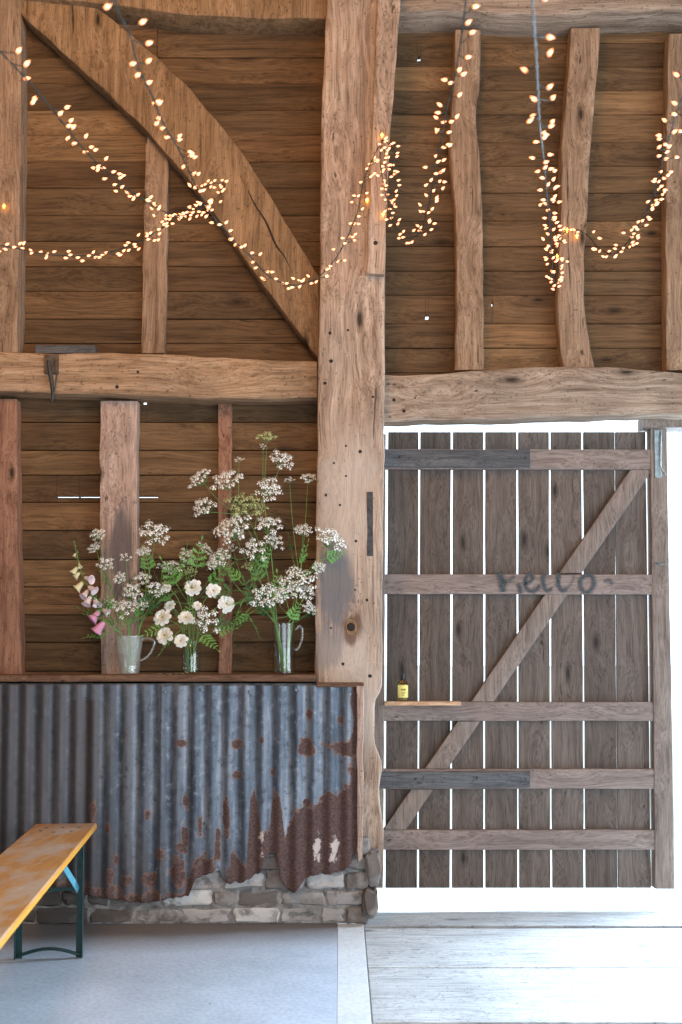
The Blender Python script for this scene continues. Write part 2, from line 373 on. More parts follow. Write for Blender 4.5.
L(ramp(nt, rm, [(.45, .45), (.55, .0)]), b.inputs['Metallic']); L(ramp(nt, rm, [(.45, .55), (.55, .85)]), b.inputs['Roughness'])
bp = N(nt, 'ShaderNodeBump', inp={'Strength': .3, 'Distance': .004}); L(n2.outputs[0], bp.inputs['Height']); L(bp.outputs[0], b.inputs['Normal'])
M['iron_sheet'] = m
# worn varnish of the bench
m, nt, b = nodes('worn_orange_varnish'); L = nt.links.new
tc = N(nt, 'ShaderNodeTexCoord')
vs = vmath(nt, 'MULTIPLY', tc.outputs['Object'], (40, 3, 40))
n1 = N(nt, 'ShaderNodeTexNoise', inp={'Scale': 1, 'Detail': 6}); L(vs, n1.inputs['Vector'])
n2 = N(nt, 'ShaderNodeTexNoise', inp={'Scale': 6, 'Detail': 6, 'Roughness': .65}); L(vmath(nt, 'MULTIPLY', tc.outputs['Object'], (1, .45, 1)), n2.inputs['Vector'])
col = ramp(nt, n1.outputs[0], [(.3, (.46, .20, .045)), (.7, (.60, .31, .10))])
col = mix(nt, ramp(nt, n2.outputs[0], [(.46, 0.0), (.56, .9)]), col, (.52, .39, .29))
col = mix(nt, ramp(nt, n2.outputs[0], [(.62, 0.0), (.68, .8)]), col, (.66, .60, .55))
geo = N(nt, 'ShaderNodeNewGeometry'); sn = N(nt, 'ShaderNodeSeparateXYZ'); L(geo.outputs['Normal'], sn.inputs[0])
L(mix(nt, ramp(nt, sn.outputs[2], [(.5, 1.0), (.8, 0.0)]), col, (.80, .36, .04)), b.inputs['Base Color']); b.inputs['Roughness'].default_value = .35
M['bench'] = m
# bulbs
def bulbmat(name, c, s):
    m, nt, b = nodes(name); b.inputs['Base Color'].default_value = (*c, 1)
    b.inputs['Emission Color'].default_value = (*c, 1); b.inputs['Emission Strength'].default_value = s
    b.inputs['Roughness'].default_value = .2
    return m
M['bulb'] = bulbmat('warm_bulb', (1, .47, .25), 2.6)
nt = M['bulb'].node_tree; tc = N(nt, 'ShaderNodeTexCoord'); sx = N(nt, 'ShaderNodeSeparateXYZ'); nt.links.new(tc.outputs['Object'], sx.inputs[0])
nt.links.new(ramp(nt, math_(nt, 'MULTIPLY', sx.outputs[2], 58.0), [(0.0, (1, .22, .03)), (.22, (1, .46, .27)), (.55, (1, .46, .27)), (.85, (1, .24, .05))]), nt.nodes['Principled BSDF'].inputs['Emission Color'])
M['bulb_amber'] = bulbmat('amber_bulb', (1, .42, .03), 24.0)
# soft-edged spray paint
m, nt, b = nodes('spray_paint'); L = nt.links.new
b.inputs['Base Color'].default_value = (.03, .045, .055, 1); b.inputs['Roughness'].default_value = .6
at = N(nt, 'ShaderNodeVertexColor', layer_name='var'); sp = N(nt, 'ShaderNodeSeparateColor'); L(at.outputs[0], sp.inputs[0])
tc = N(nt, 'ShaderNodeTexCoord'); n1 = N(nt, 'ShaderNodeTexNoise', inp={'Scale': 60, 'Detail': 3}); L(tc.outputs['Object'], n1.inputs['Vector'])
L(math_(nt, 'MULTIPLY', sp.outputs[0], ramp(nt, n1.outputs[0], [(.3, .75), (.6, 1.0)])), b.inputs['Alpha'])
M['spray'] = m

# ------------------------------------------------------------------ the setting
ZTOP = 4.9
PITCH = .1305
def boards_wall(name, x0, x1, z0, z1, breaks, holes=(), upper=None, zup=9):
    bm = bmesh.new(); lay = bm.loops.layers.color.new('var'); z = z0; row = 0
    while z < z1:
        zt = min(z+PITCH+.012*R.uniform(-1, 1), z1)
        bk = upper if (upper and z > zup) else breaks
        for a, b_ in zip(bk, bk[1:]):
            v = (R.betavariate(3, 3), R.random(), R.random(), 1)
            yj = R.uniform(-.003, .003)
            cuts = []
            for h in holes:
                zc = (h[2]+h[3])/2
                if a < h[0] and h[1] < b_ and z <= zc < zt:
                    hh = (h[3]-h[2])/2; zc = min(max(zc, z+.026+hh), zt-.036-hh); cuts.append((h[0], h[1], zc-hh, zc+hh))
            segs = [(a, b_, z, zt)]
            for h in cuts:
                new = []
                for s in segs:
                    if s[0] <= h[0] and h[1] <= s[1] and s[2] <= h[2] and h[3] <= s[3]:
                        new += [(s[0], h[0], s[2], s[3]), (h[1], s[1], s[2], s[3]), (h[0], h[1], s[2], h[2]), (h[0], h[1], h[3], s[3])]
                    else: new.append(s)
                segs = new
            box(bm, a, b_, .022, .034, z-.03, z+.02, 0, v, lay)
            for s in segs:
                bev = .0025 if not cuts else 0
                vs = box(bm, s[0]+.0005, s[1]-.0005, yj, .028, s[2]+.0028, s[3]-.0028, bev, v, lay)
                for q in vs:
                    if q.co.y < .015:
                        t = (q.co.z-z)/(zt-z); q.co.y += -.013*t + .0025*noise.noise(Vector((q.co.x*3, row, 0)))
        z = zt; row += 1
    return setp(obj(name, bm, M['boards'], origin=Vector(((x0+x1)/2, 0, z0))), kind='structure')
def hole(px, py, w, h):
    a = P(px-w/2, py+h/2, 0); b_ = P(px+w/2, py-h/2, 0); return (a.x, b_.x, a.z, b_.z)
DX0 = P(384, 600, 0).x     # jamb of the doorway
LZ = P(500, 400, 0).z      # bottom of the boards above the door
hs = [hole(419, 59, 3, 3), hole(427, 321, 3.2, 3.2), hole(492, 304, 1.5, 3), hole(145, 403, 4, 2.5), hole(148, 501.5, 20, .14), hole(90, 499.6, 20, .22), hole(68, 498, 22, .26)]
bl = [-4.0, -2.3, P(10, 0, 0).x, P(118, 500, 0).x, P(225, 500, 0).x, P(350, 400, 0).x]
boards_wall('wall_back_left', -4, bl[-1], .75, ZTOP, bl, [h for h in hs if h[0] < bl[-1]], [-4.0, -2.3, P(10, 0, 0).x, P(155, 300, 0).x, bl[-1]], P(200, 385, 0).z)
br = [P(350, 400, 0).x, P(467, 200, 0).x, P(577, 200, 0).x, P(680, 200, 0).x, 2.6, 5.0]
boards_wall('wall_back_right', br[0], 5, LZ, ZTOP, br, [h for h in hs if h[0] > br[0]])
# brick plinth under the boards
ZS = 1.12; YB = -.25
bm = bmesh.new(); lay = bm.loops.layers.color.new('var')
XP1 = P(369, 900, YB).x
box(bm, -4, P(355, 800, YB).x, YB+.012, .03, 0, ZS-.04, 0, (.2, .5, .5, 1), lay, 1)
box(bm, P(354, 800, YB).x, XP1-.012, YB+.012, .03, 0, .30, 0, (.2, .5, .5, 1), lay, 1)
z = 0.0; row = 0
XPL = XP1; ZLOW = P(357, 850, YB).z
while z < ZS-.1:
    XP1 = XPL if z < ZLOW else P(356, 800, YB).x
    h = .074+R.uniform(-.006, .008); x = XP1 - (0 if row % 2 else .11)
    if row % 2 == 0: box(bm, XP1-.104, XP1+R.uniform(-.006, .008), YB-.004, YB+.11, z+.005, z+h-.004, .008, (.25, 0, 0, 1), lay)
    while x > -3:
        w = R.uniform(.17, .235) if R.random() < .8 else .11
        t = R.betavariate(2.6, 1.6)*(.95 if x > -.85 else .22)  # left bricks toned down to paint in the shade there
        y0 = YB + R.uniform(-.006, .010)
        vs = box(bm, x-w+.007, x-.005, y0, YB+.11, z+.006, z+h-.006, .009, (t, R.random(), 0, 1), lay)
        for v in vs:
            v.co += Vector((noise.noise(v.co*23), noise.noise(v.co*31+Vector((5, 0, 0))), noise.noise(v.co*27+Vector((0, 9, 0)))))*.011
        x -= w
    z += h; row += 1
es = [e for e in bm.edges if .03 < e.calc_length() < .3 and max(v.co.z for v in e.verts) < .42 and min(v.co.x for v in e.verts) > -2]
bmesh.ops.subdivide_edges(bm, edges=es, cuts=3, use_grid_fill=True)
for v in bm.verts:
    if v.co.y < YB+.05 and v.co.z < .42: v.co += Vector((noise.noise(v.co*38), noise.noise(v.co*34+Vector((5, 0, 0))), noise.noise(v.co*36+Vector((0, 9, 0)))))*.011
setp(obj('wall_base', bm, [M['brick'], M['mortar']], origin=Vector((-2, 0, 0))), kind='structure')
# floor: concrete, pale strip, boards of the threshing floor
XK0 = P(338, 926, P(338, 926, YB).y).x; YK = -.31
XK1 = XK0 + .115
bm = bmesh.new(); box(bm, -4.2, XK0-.001, -10, .1, -.12, 0, .001)
bmesh.ops.subdivide_edges(bm, edges=[e for e in bm.edges if e.calc_length() > 1], cuts=20)
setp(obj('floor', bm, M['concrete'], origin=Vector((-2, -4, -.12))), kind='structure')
bm = bmesh.new(); vs = box(bm, XK0, XK1, -10, YB+.02, -.12, .0005, .001)
setp(obj('floor_strip', bm, M['kerb'], origin=Vector((XK0, -4, -.12))), kind='structure')
bm = bmesh.new(); lay = bm.loops.layers.color.new('var')
lines = [.42, .01, -.27, -.95, -1.62, -2.3, -2.9, -3.5, -4.1, -4.8, -5.5, -6.3, -7.1, -8.0, -9.0, -10]
for i, (a, c) in enumerate(zip(lines, lines[1:])):
    g = .006 if i == 0 else .018
    v = (.25 if i == 0 else R.uniform(.45, .7), R.random(), R.random()*.3, 1)
    vs = box(bm, XK1+.003, 5.2, c+g, a-(.035 if i == 2 else 0), -.09, R.uniform(-.004, .002) - (.012 if i == 0 else 0), .003, v, lay)
    for q in vs:
        if i == 0 and q.co.y > .2: q.co.y -= (.38*(1-min(1, max(0, (q.co.x-.1)/1.4))))
        if i == 0 and q.co.y < 0 and q.co.x > 3: pass
box(bm, XK1+.008, 5.2, -10, .09, -.14, -.095, 0, (.05, 0, 0, 1), lay)
box(bm, -4.2, 5.2, -10, .11, -.30, -.15, 0, (.05, 0, 0, 1), lay)
setp(obj('floor_boards', bm, M['floorwood'], origin=Vector((2.5, -4, -.1))), kind='structure')
# yard outside
bm = bmesh.new(); bmesh.ops.create_grid(bm, x_segments=60, y_segments=60, size=40)
for v in bm.verts:
    v.co.y += 40.12; v.co.z = -.05 + .03*noise.noise(v.co*.3)
setp(obj('ground_outside', bm, M['yard'], origin=Vector((0, 40, -.05))), kind='structure')
# rest of the barn
def shell(name, *a, mat='plaster'):
    bm = bmesh.new(); box(bm, *a); return setp(obj(name, bm, M[mat], origin=Vector(((a[0]+a[1])/2, (a[2]+a[3])/2, a[4]))), kind='structure')
shell('wall_left', -4.3, -4.0, -10, .05, 0, ZTOP, mat='plaster')
bm = bmesh.new()
for a in ((5.0, 5.3, -10, -6.6, 0, ZTOP), (5.0, 5.3, -2.2, .05, 0, ZTOP), (5.0, 5.3, -6.6, -2.2, 3.4, ZTOP)): box(bm, *a)  # opening left in the unseen wall for the added light from the right
setp(obj('wall_right', bm, M['plaster'], origin=Vector((5, 0, 0))), kind='structure')
shell('ceiling', -4.3, 5.3, -10.2, .1, ZTOP, ZTOP+.15, mat='shelf')
bm = bmesh.new()
for a in ((-4.3, -.4, -10.3, -10, 0, ZTOP), (4.4, 5.3, -10.3, -10, 0, ZTOP), (-.4, 4.4, -10.3, -10, 3.7, ZTOP)): box(bm, *a)
setp(obj('wall_front', bm, M['plaster'], origin=Vector((0, -10, 0))), kind='structure')
# right part of the back wall beyond the wide doorway
shell('wall_back_end', 4.3, 5.0, -.1, .03, 0, LZ, mat='plaster')

# ------------------------------------------------------------------ the timber frame
def T(name, label, cat, A, B, Y, depth, mat, **kw):
    bm = timber(A, B, Y, depth, **kw); o = obj(name, bm, M[mat], origin=base_of(bm)); return setp(o, label, cat)
YPF = -.22
post = T('timber_post', 'massive pale oak post full of peg holes standing left of the plank door', 'post',
  [(328, -60), (327, 0), (322, 100), (320, 250), (318, 360), (316.5, 500), (315.5, 600), (315, 690), (318, 800), (322, 880)],
  [(386, -60), (386, 0), (386, 100), (385, 250), (385, 360), (384, 480), (382.5, 600), (382.5, 680), (381.5, 690), (375, 702), (375, 740), (382, 765), (379, 792), (384, 830), (383, 862), (376, 886)],
  YPF, .205, 'oak', n=110, m=10, ch=.014, wob=.005, edge=.003)
# the sheet and the plinth pass in front of the foot of the post
def child_disc(parent, px, py, r, Y, mat='hole', name='peg', th=.004, ry=None):
    bm = bmesh.new(); c = P(px, py, Y)
    lathe(bm, [(0, th), (r*.7, th*.8), (r, 0), (r*.9, -th*.5), (0, -th*.5)], (0, 0, 0), 12)
    for v in bm.verts:
        v.co = Vector((v.co.x, -v.co.z, v.co.y*(ry or 1))) + c
    bmesh.ops.recalc_face_normals(bm, faces=bm.faces)
    return obj(name, bm, M[mat], parent)
for (px, py, r) in [(360, 451, .011), (357, 424, .006), (346, 446, .006), (333, 304, .008), (331, 361, .007), (325, 383, .006), (373, 397, .006), (330, 333, .005), (372, 508, .006), (367, 600, .005),
                    (346, 476, .005), (356, 541, .007), (334, 463, .004), (370, 676, .007), (343, 664, .005), (355, 590, .005), (331, 628, .004), (326, 495, .004), (340, 505, .004), (348, 330, .004)]:
    child_disc(post, px, py, r*1.35, YPF, name='peg_hole', ry=R.uniform(.8, 1.3))
# big knot hole: a raised worn ring around a dark hollow
bm = bmesh.new(); c = P(351, 627, YPF-.001)
for k in range(3):
    rr_, hh = (.036, .002) if k == 0 else ((.028, .005) if k == 1 else (.020, .004))
    tube(bm, [c + Vector((rr_*math.cos(a)*.8, 0, rr_*math.sin(a)*(1.15))) for a in [2*PI*i/24 for i in range(25)]], hh, 6, cap=False)
obj('knot_ring', bm, M['brace'], post)
child_disc(post, 351, 627, .023, YPF, name='knot_hole', th=.009, ry=1.1)
child_disc(post, 360, 451, .016, YPF-.0, mat='iron_rust', name='bolt_washer', th=.003)
bm = bmesh.new(); a = P(367, 492, YPF); c = P(373, 556, YPF); box(bm, a.x, c.x, YPF-.006, YPF+.01, c.z, a.z, .001)
obj('iron_strap', bm, M['iron'], post)
bm = bmesh.new(); pts = catmull([P(x, y, -.131) for x, y in ((248, 190), (255, 205), (266, 222), (276, 245), (284, 256), (290, 268))], 6)
CRACK = bm; tube(bm, pts, [.0015+.0035*math.sin(PI*i/(len(pts)-1)) for i in range(len(pts))], 5)
T('timber_batten', 'tapering pale oak batten pegged on upper front of the big post', 'batten',
  [(377, -60), (377, 0), (374, 90), (372, 150), (369, 210), (366, 273)], [(402, -60), (400, 0), (394, 90), (390, 140), (387, 210), (384, 274)], YPF-.045, .047, 'oak', ch=.004, wob=.002, seed=3)
child_disc(bpy.data.objects['timber_batten'], 375.5, 243, .012, YPF-.045, name='peg_hole')
# top plates
T('timber_beam', 'brown oak top beam over the curved brace left of the post', 'beam',
  [(-60, -60), (100, -60), (327, -60)], [(-60, -14), (0, -7), (105, 4), (160, 11), (220, 17), (327, 19)], -.17, .17, 'brace', seed=5, n=40, ch=.008)
T('timber_beam', 'long hewn top beam above the wavy studs right of the post', 'beam',
  [(386, -60), (500, -60), (760, -60)], [(386, 12), (450, 11), (540, 15), (640, 11), (760, 12)], -.2, .2, 'lintel', seed=8, n=40, ch=.03)
T('timber_beam', 'pale rough oak beam crossing the boards left of the post, above the flowers', 'beam',
  [(-60, 351), (0, 352), (60, 353), (150, 353), (220, 357), (317, 361)], [(-60, 391), (0, 392), (80, 394), (150, 396), (240, 399), (317, 398)], -.15, .15, 'oak_x', seed=11, n=50, ch=.012, wob=.006)
T('timber_lintel', 'heavy greyish oak lintel resting above the plank door', 'beam',
  [(383, 374), (430, 374), (500, 368), (560, 366), (620, 367), (690, 372), (900, 374)], [(383, 421), (430, 420), (500, 419), (600, 416), (690, 414), (900, 413)], -.13, .13, 'lintel', seed=14, n=60, ch=.014, wob=.006)
for i, (px, py, r) in enumerate([(394, 400, .008), (404, 411, .008), (416, 396, .005), (497, 392, .005), (415, 398, .005)]): child_disc(bpy.data.objects['timber_lintel'], px, py, r, -.13, name='peg_hole')
bmx = bpy.data.objects['timber_beam.002']
for (px, py, r) in [(117, 387, .010), (3, 376, .007), (138, 372, .009), (305, 377, .005)]: child_disc(bmx, px, py, r, -.15, name='peg_hole')
T('timber_brace', 'broad curved oak brace rising left from the post to the top beam', 'brace',
  [(60, -20), (108, 16), (150, 50), (200, 100), (240, 150), (270, 195), (295, 237), (319, 275)], [(-5, -20), (25, 18), (60, 50), (100, 86), (145, 130), (182, 172), (222, 225), (262, 283), (318, 358)], -.13, .112, 'brace', seed=17, n=60, m=9, ch=.01)
obj('crack', CRACK, M['hole'], bpy.data.objects['timber_brace'])
# uprights
T('timber_stud', 'squared brown upright in the upper left corner beside the curved brace', 'stud', [(-14, -30), (-12, 180), (-10, 352)], [(21, -30), (20, 180), (17, 352)], -.13, .12, 'stud', seed=20, ch=.006)
T('timber_stud', 'narrow orange-brown stud hanging under the curved brace', 'stud', [(146, 118), (143, 250), (141, 353)], [(168, 118), (167, 250), (164, 353)], -.05, .05, 'stud', seed=23, ch=.004)
T('timber_stud', 'wavy wany-edged stud under the top beam, beside the big post', 'stud',
  [(455, 30), (453, 90), (449, 140), (452, 175), (455, 210), (457, 300), (455, 370)], [(481, 30), (480, 80), (476, 120), (480, 165), (482, 200), (484, 300), (484, 370)], -.09, .08, 'stud', seed=26, ch=.012, wob=.006)
T('timber_stud', 'bowed knotty stud behind the middle of the right light strings', 'stud',
  [(571, 28), (567, 90), (562, 150), (560, 230), (558, 300), (560, 340), (564, 370)], [(601, 28), (596, 90), (591, 150), (587, 220), (584, 280), (588, 330), (595, 370)], -.09, .08, 'stud', seed=29, ch=.012, wob=.006)
T('timber_stud', 'pale stud cut by the right edge above the lintel', 'stud', [(669, 34), (666, 200), (666, 370)], [(700, 34), (697, 200), (698, 370)], -.09, .08, 'stud', seed=32, ch=.008)
T('timber_stud', 'reddish stud at the left end below the crossing beam', 'stud', [(-16, 399), (-14, 540), (-13, 675)], [(16, 399), (18, 540), (21, 675)], -.09, .08, 'stud_red', seed=35, ch=.005)
T('timber_stud', 'wide rosy stud with a grey stain behind the glass jug', 'stud', [(100, 401), (100, 540), (101, 675)], [(137, 401), (137, 540), (137, 675)], -.08, .07, 'stud_pink', seed=38, ch=.004)
T('timber_stud', 'thin reddish batten upright behind the cow parsley', 'stud', [(218, 403), (218, 540), (219, 680)], [(231.5, 403), (231.5, 540), (232, 680)], -.045, .04, 'stud_red', seed=41, ch=.003)
# offcut lying on the cross beam, wire hook
bm = bmesh.new(); a = P(36, 353.5, -.1); c = P(96, 346, -.1); box(bm, a.x, c.x, -.12, -.06, a.z-.004, c.z, .003)
setp(obj('wood_offcut', bm, M['greyrail'], origin=base_of(bm)), 'short grey plank offcut lying on the crossing beam', 'offcut')
t = empty('iron_hook', P(52, 400, -.16), 'rusty iron latch hanging from the crossing beam at left', 'hook')
bm = bmesh.new(); a = P(44.5, 374, -.153); c = P(59, 355, -.153); box(bm, a.x, c.x, -.162, -.148, a.z, c.z, .002); obj('plate', bm, M['iron_rust'], t)
bm = bmesh.new(); tube(bm, [P(48, 360, -.17), P(50, 372, -.172), P(52, 385, -.172), P(53, 398, -.17), P(52, 401, -.168)], [.007, .010, .009, .008, .004], 8); obj('hasp', bm, M['iron'], t)
bm = bmesh.new(); tube(bm, [P(55, 362, -.17), P(57, 372, -.175), P(55, 388, -.178), P(53, 395, -.175)], .004, 6); obj('pin', bm, M['iron_rust'], t)

# ------------------------------------------------------------------ shelf, sheets, batten
bm = bmesh.new(); a = P(316, 680, -.26)
box(bm, -3.2, a.x-.002, -.275, -.0, ZS-.032, ZS, .004)
bmesh.ops.subdivide_edges(bm, edges=[e for e in bm.edges if e.calc_length() > 1], cuts=50)
for v in bm.verts:
    v.co.z += .003*noise.noise(v.co*5); v.co.y += .005*noise.noise(v.co*7) if v.co.y < -.2 else 0
setp(obj('wooden_shelf', bm, M['shelf'], origin=base_of(bm)), 'rough brown plank shelf on top of the corrugated iron', 'shelf')
bm = bmesh.new(); a = P(316, 684, -.3); c = P(364, 686, -.3)
box(bm, a.x, P(364, 686, -.29).x, -.292, -.228, ZS-.055, ZS-.035, .003)
setp(obj('wooden_cleat', bm, M['shelf'], origin=base_of(bm)), 'dark wooden strip capping the iron sheet across the post', 'strip')
YS = -.275
def ell(px, py, cx, cy, rx, ry):
    return 1 - math.hypot((px-cx)/rx, (py-cy)/ry)*.5
PATCH = [(227, 815, 3.5, 17), (186, 800, 3, 9), (186, 838, 3, 10), (183, 848, 5, 6), (180, 873, 6, 20), (112, 876, 4, 8), (150, 880, 6, 6), (113, 890, 4, 4), (182, 743, 6, 4), (237, 745, 5, 5), (237, 776, 4, 4),
         (307, 746, 7, 9), (345, 748, 20, 7), (353, 788, 5, 22), (307, 803, 4, 4), (201, 827, 2.5, 10), (218, 850, 3, 12), (161, 855, 4, 6), (129, 880, 4, 5), (148, 815, 3, 5), (95, 810, 3, 10), (310, 715, 3, 5),
         (219, 835, 2.5, 10), (118, 860, 3, 6), (60, 840, 3, 8), (340, 720, 3, 4), (273, 772, 3, 4), (200, 890, 8, 6), (110, 828, 3, 4), (262, 740, 2, 3)]
RUSTLINE = [(-200, 872), (60, 880), (95, 888), (120, 892), (165, 896), (185, 893), (192, 872), (197, 862), (212, 858), (222, 876), (228, 878), (234, 848), (240, 858), (247, 872), (251, 800), (255, 792), (259, 812), (262, 838), (270, 826),
            (273, 796), (279, 792), (283, 815), (285, 838), (290, 822), (297, 812), (306, 810), (314, 806), (326, 790), (336, 794), (345, 786), (353, 780), (358, 760), (366, 700)]
BOTTOM = [(-200, 884), (0, 886), (60, 889), (90, 896), (112, 900), (150, 903), (165, 900), (190, 896), (197, 880), (214, 872), (219, 868), (228, 884), (240, 882), (250, 878), (262, 872), (268, 855), (274, 852), (279, 868), (284, 884),
          (293, 893), (300, 886), (308, 876), (326, 874), (340, 872), (350, 866), (356, 852), (359, 830), (366, 820)]
def rustmask(px, py):
    m_ = max(ell(px, py, *p) for p in PATCH)
    m_ = max(m_, .5 + (py - interp(RUSTLINE, px))/26)
    ex = 352 if py < 745 else 356
    m_ = max(m_, .5 + (px - ex - 2*math.sin(py*.15))/5)
    return max(0, min(1, m_))
def sheet(label, px0, px1, Yc, top, step, ph):
    bm = bmesh.new(); lay = bm.verts.layers.float_color.new('rust'); cols = []
    n = int((px1-px0)/step); rows = 110
    for i in range(n+1):
        px = px0 + (px1-px0)*i/n
        pyb = interp(BOTTOM, px) + 3*noise.noise(Vector((px*.25, ph, 0)))
        t = P(px, top, Yc); bt = P(px, pyb, Yc)
        y = Yc + .0105*math.cos(2*PI*t.x/.0765 + ph) + .002*noise.noise(Vector((t.x*3, ph, 0)))
        col = []
        for j in range(rows+1):
            py = top + (pyb-top)*j/rows; w = P(px, py, Yc)
            yy = y + .003*noise.noise(Vector((w.x*2, ph, w.z*2)))
            if j > rows*.93: yy -= .012*((j-rows*.93)/(rows*.07))*max(0, noise.noise(Vector((w.x*8, 3, 0))))
            v = bm.verts.new((t.x, yy, w.z))
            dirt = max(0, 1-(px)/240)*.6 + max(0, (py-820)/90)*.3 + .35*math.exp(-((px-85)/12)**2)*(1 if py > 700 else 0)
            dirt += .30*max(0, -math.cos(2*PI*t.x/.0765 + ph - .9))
            lime = max(ell(px, py, 318, 846, 4, 14), ell(px, py, 335, 850, 5, 13), .8*ell(px, py, 262, 848, 3, 20))
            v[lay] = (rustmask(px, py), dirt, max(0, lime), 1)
            col.append(v)
        cols.append(col)
    for a, b_ in zip(cols, cols[1:]):
        for j in range(rows): bm.faces.new((a[j], b_[j], b_[j+1], a[j+1]))
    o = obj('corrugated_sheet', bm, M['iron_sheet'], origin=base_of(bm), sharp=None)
    s = o.modifiers.new('thickness', 'SOLIDIFY'); s.thickness = .0015; s.offset = 1
    return setp(o, label, 'iron sheet')
sheet('blue-grey corrugated iron sheet behind the orange bench', -140, 166, YS, 684, 1.3, .6)
sh = sheet('corrugated iron sheet rusted brown and ragged over the bricks, at the post', 161, 357, YS-.003, 685, 1.3, .6)
for (px, py) in [(296, 690), (350, 694), (165, 692), (293, 812), (348, 812), (202, 690), (250, 692)]:
    child_disc(sh, px, py, .007, YS-.012, mat='zinc' if py < 700 else 'iron_rust', name='nail', th=.004)
T('wooden_batten', 'thin pale batten nailed down the end of the rusty iron', 'batten', [(356.5, 686), (357, 780), (358, 862)], [(363.5, 686), (363, 780), (363, 858)], YS-.022, .03, 'stud_pink', seed=44, ch=.002, wob=.001, n=40)
# rubble bit hanging in front at the ragged foot: loose stones under the post
for i, (px, py, rx, ry, lab) in enumerate([(373, 866, 8, 17, 'tall rounded stone wedged under the foot of the post'), (370, 901, 8, 15, 'dark mossy stone in the corner beside the door gap')]):
    bm = bmesh.new(); bmesh.ops.create_icosphere(bm, subdivisions=3, radius=1)
    c = P(px, py, -.22+.02*i - (.03 if i == 1 else 0)); s = 218
    for v in bm.verts:
        k = 1 + .22*noise.noise(v.co*1.7 + Vector((i*5, 0, 0))) + .16*noise.noise(v.co*4.5 + Vector((i*9, 0, 0)))
        q = Vector([math.copysign(abs(a)**.55, a) for a in v.co])
        v.co = Vector((q.x*rx/s*k, q.y*.055*k, q.z*ry/s*k)) + c
    lay = bm.loops.layers.color.new('var')
    for f in bm.faces:
        for l in f.loops: l[lay] = ((.3, .12)[i], 0, 0, 1)
    setp(obj('stone', bm, M['brick'], origin=base_of(bm)), lab, 'stone')

# ------------------------------------------------------------------ plank door
YD = .10
door = empty('door_1', P(530, 889, YD), 'tall ledged and braced plank door with daylight between its boards', None, kind='structure')
bm = bmesh.new(); lay = bm.loops.layers.color.new('var')
gt = [387.5, 419.5, 452, 484.5, 517.5, 550, 582.5, 615, 646.5]   # at the top
gb = [384.5, 418, 451, 484.5, 518.5, 551.5, 585, 618, 652]
for i in range(8):
    v = (R.uniform(.35, .65), R.random(), R.random()*.5, 1)
    g = [1.0, 1.2, 1.5, 1.4, 1.4, 1.5, 1.5, .8, 1.3]
    tl = P(gt[i]+g[i]*.75, 432, YD); tr = P(gt[i+1]-g[i+1]*.75, 432, YD); bl_ = P(gb[i]+g[i]*.75, 888, YD); br_ = P(gb[i+1]-g[i+1]*.75, 888, YD)
    n = 24; prev = None
    for k in range(n+1):
        t = k/n; a = bl_.lerp(tl, t); b_ = br_.lerp(tr, t)
        a.x += .002*noise.noise(Vector((a.z*3, i, 0))); b_.x += .002*noise.noise(Vector((b_.z*3, i+9, 0)))
        ring = [bm.verts.new(p) for p in (a, b_, b_ + Vector((0, .022, 0)), a + Vector((0, .022, 0)))]
        fs = []
        if prev:
            for q in range(4): fs.append(bm.faces.new((prev[q], prev[(q+1) % 4], ring[(q+1) % 4], ring[q])))
        if k in (0, n): fs.append(bm.faces.new(ring if k == n else ring[::-1]))
        for f in fs:
            for l in f.loops: l[lay] = v
        prev = ring
obj('plank_panel', bm, M['door'], door)
def rail(name, x0, x1, y0, y1, Yf, dep, mat, xa=None, xb=None, n=20, **kw):
    bm = timber([(x0, y0), (x1, y0 + kw.get('s', 0))], [(x0, y1), (x1, y1 + kw.get('s', 0))], Yf, dep, n=n, m=4, ch=.004, wob=.0015, edge=.001, seed=x0+y0)
    return obj(name, bm, M[mat], door)
rail('rail', 384, 652, 449, 469, YD-.035, .034, 'door_rail', s=.5)
rail('rail', 384, 652, 574, 594, YD-.035, .034, 'door_rail', s=.5)
rail('rail', 384, 654, 702, 721, YD-.035, .034, 'door_rail', s=0)
rail('rail', 380, 655, 769, 789, YD-.035, .034, 'door_rail', s=0)
rail('rail', 384, 655, 830, 850, YD-.035, .034, 'door_rail', s=0)
rail('strap', 384, 530, 449.5, 467, YD-.058, .022, 'greyrail'); rail('strap', 380, 530, 772, 787.5, YD-.058, .022, 'greyrail')
for (x, y) in ((416, 779), (477, 778), (526, 779), (400, 457), (526, 458)):
    d = child_disc(door, x, y, .006, YD-.058, mat='iron', name='bolt', th=.006)
# diagonal brace, cut between the rails
def XL(y): return 629.6 - (y-471)/1.457
for (y0, y1) in ((470, 573), (594.5, 701.5), (721.5, 768.5), (789.5, 829.5)):
    xa, xb = XL(y0), XL(y1)
    bm = timber([(xa, y0), (xb, y1)], [(xa+22.5, y0), (xb+22.5, y1)], YD-.03, .029, n=14, m=4, ch=.004, wob=.0015, edge=.001, seed=y0)
    obj('brace', bm, M['door_stile'], door)
for (A, B) in (([(371, 434), (369, 888)], [(386, 434), (383, 888)]), ([(650.5, 428), (655.5, 889)], [(667, 428), (675, 889)])):
    bm = timber(A, B, YD-.04, .075, n=20, m=4, ch=.004, wob=.0015, edge=.001, seed=A[0][0]); obj('stile', bm, M['door_stile'], door)
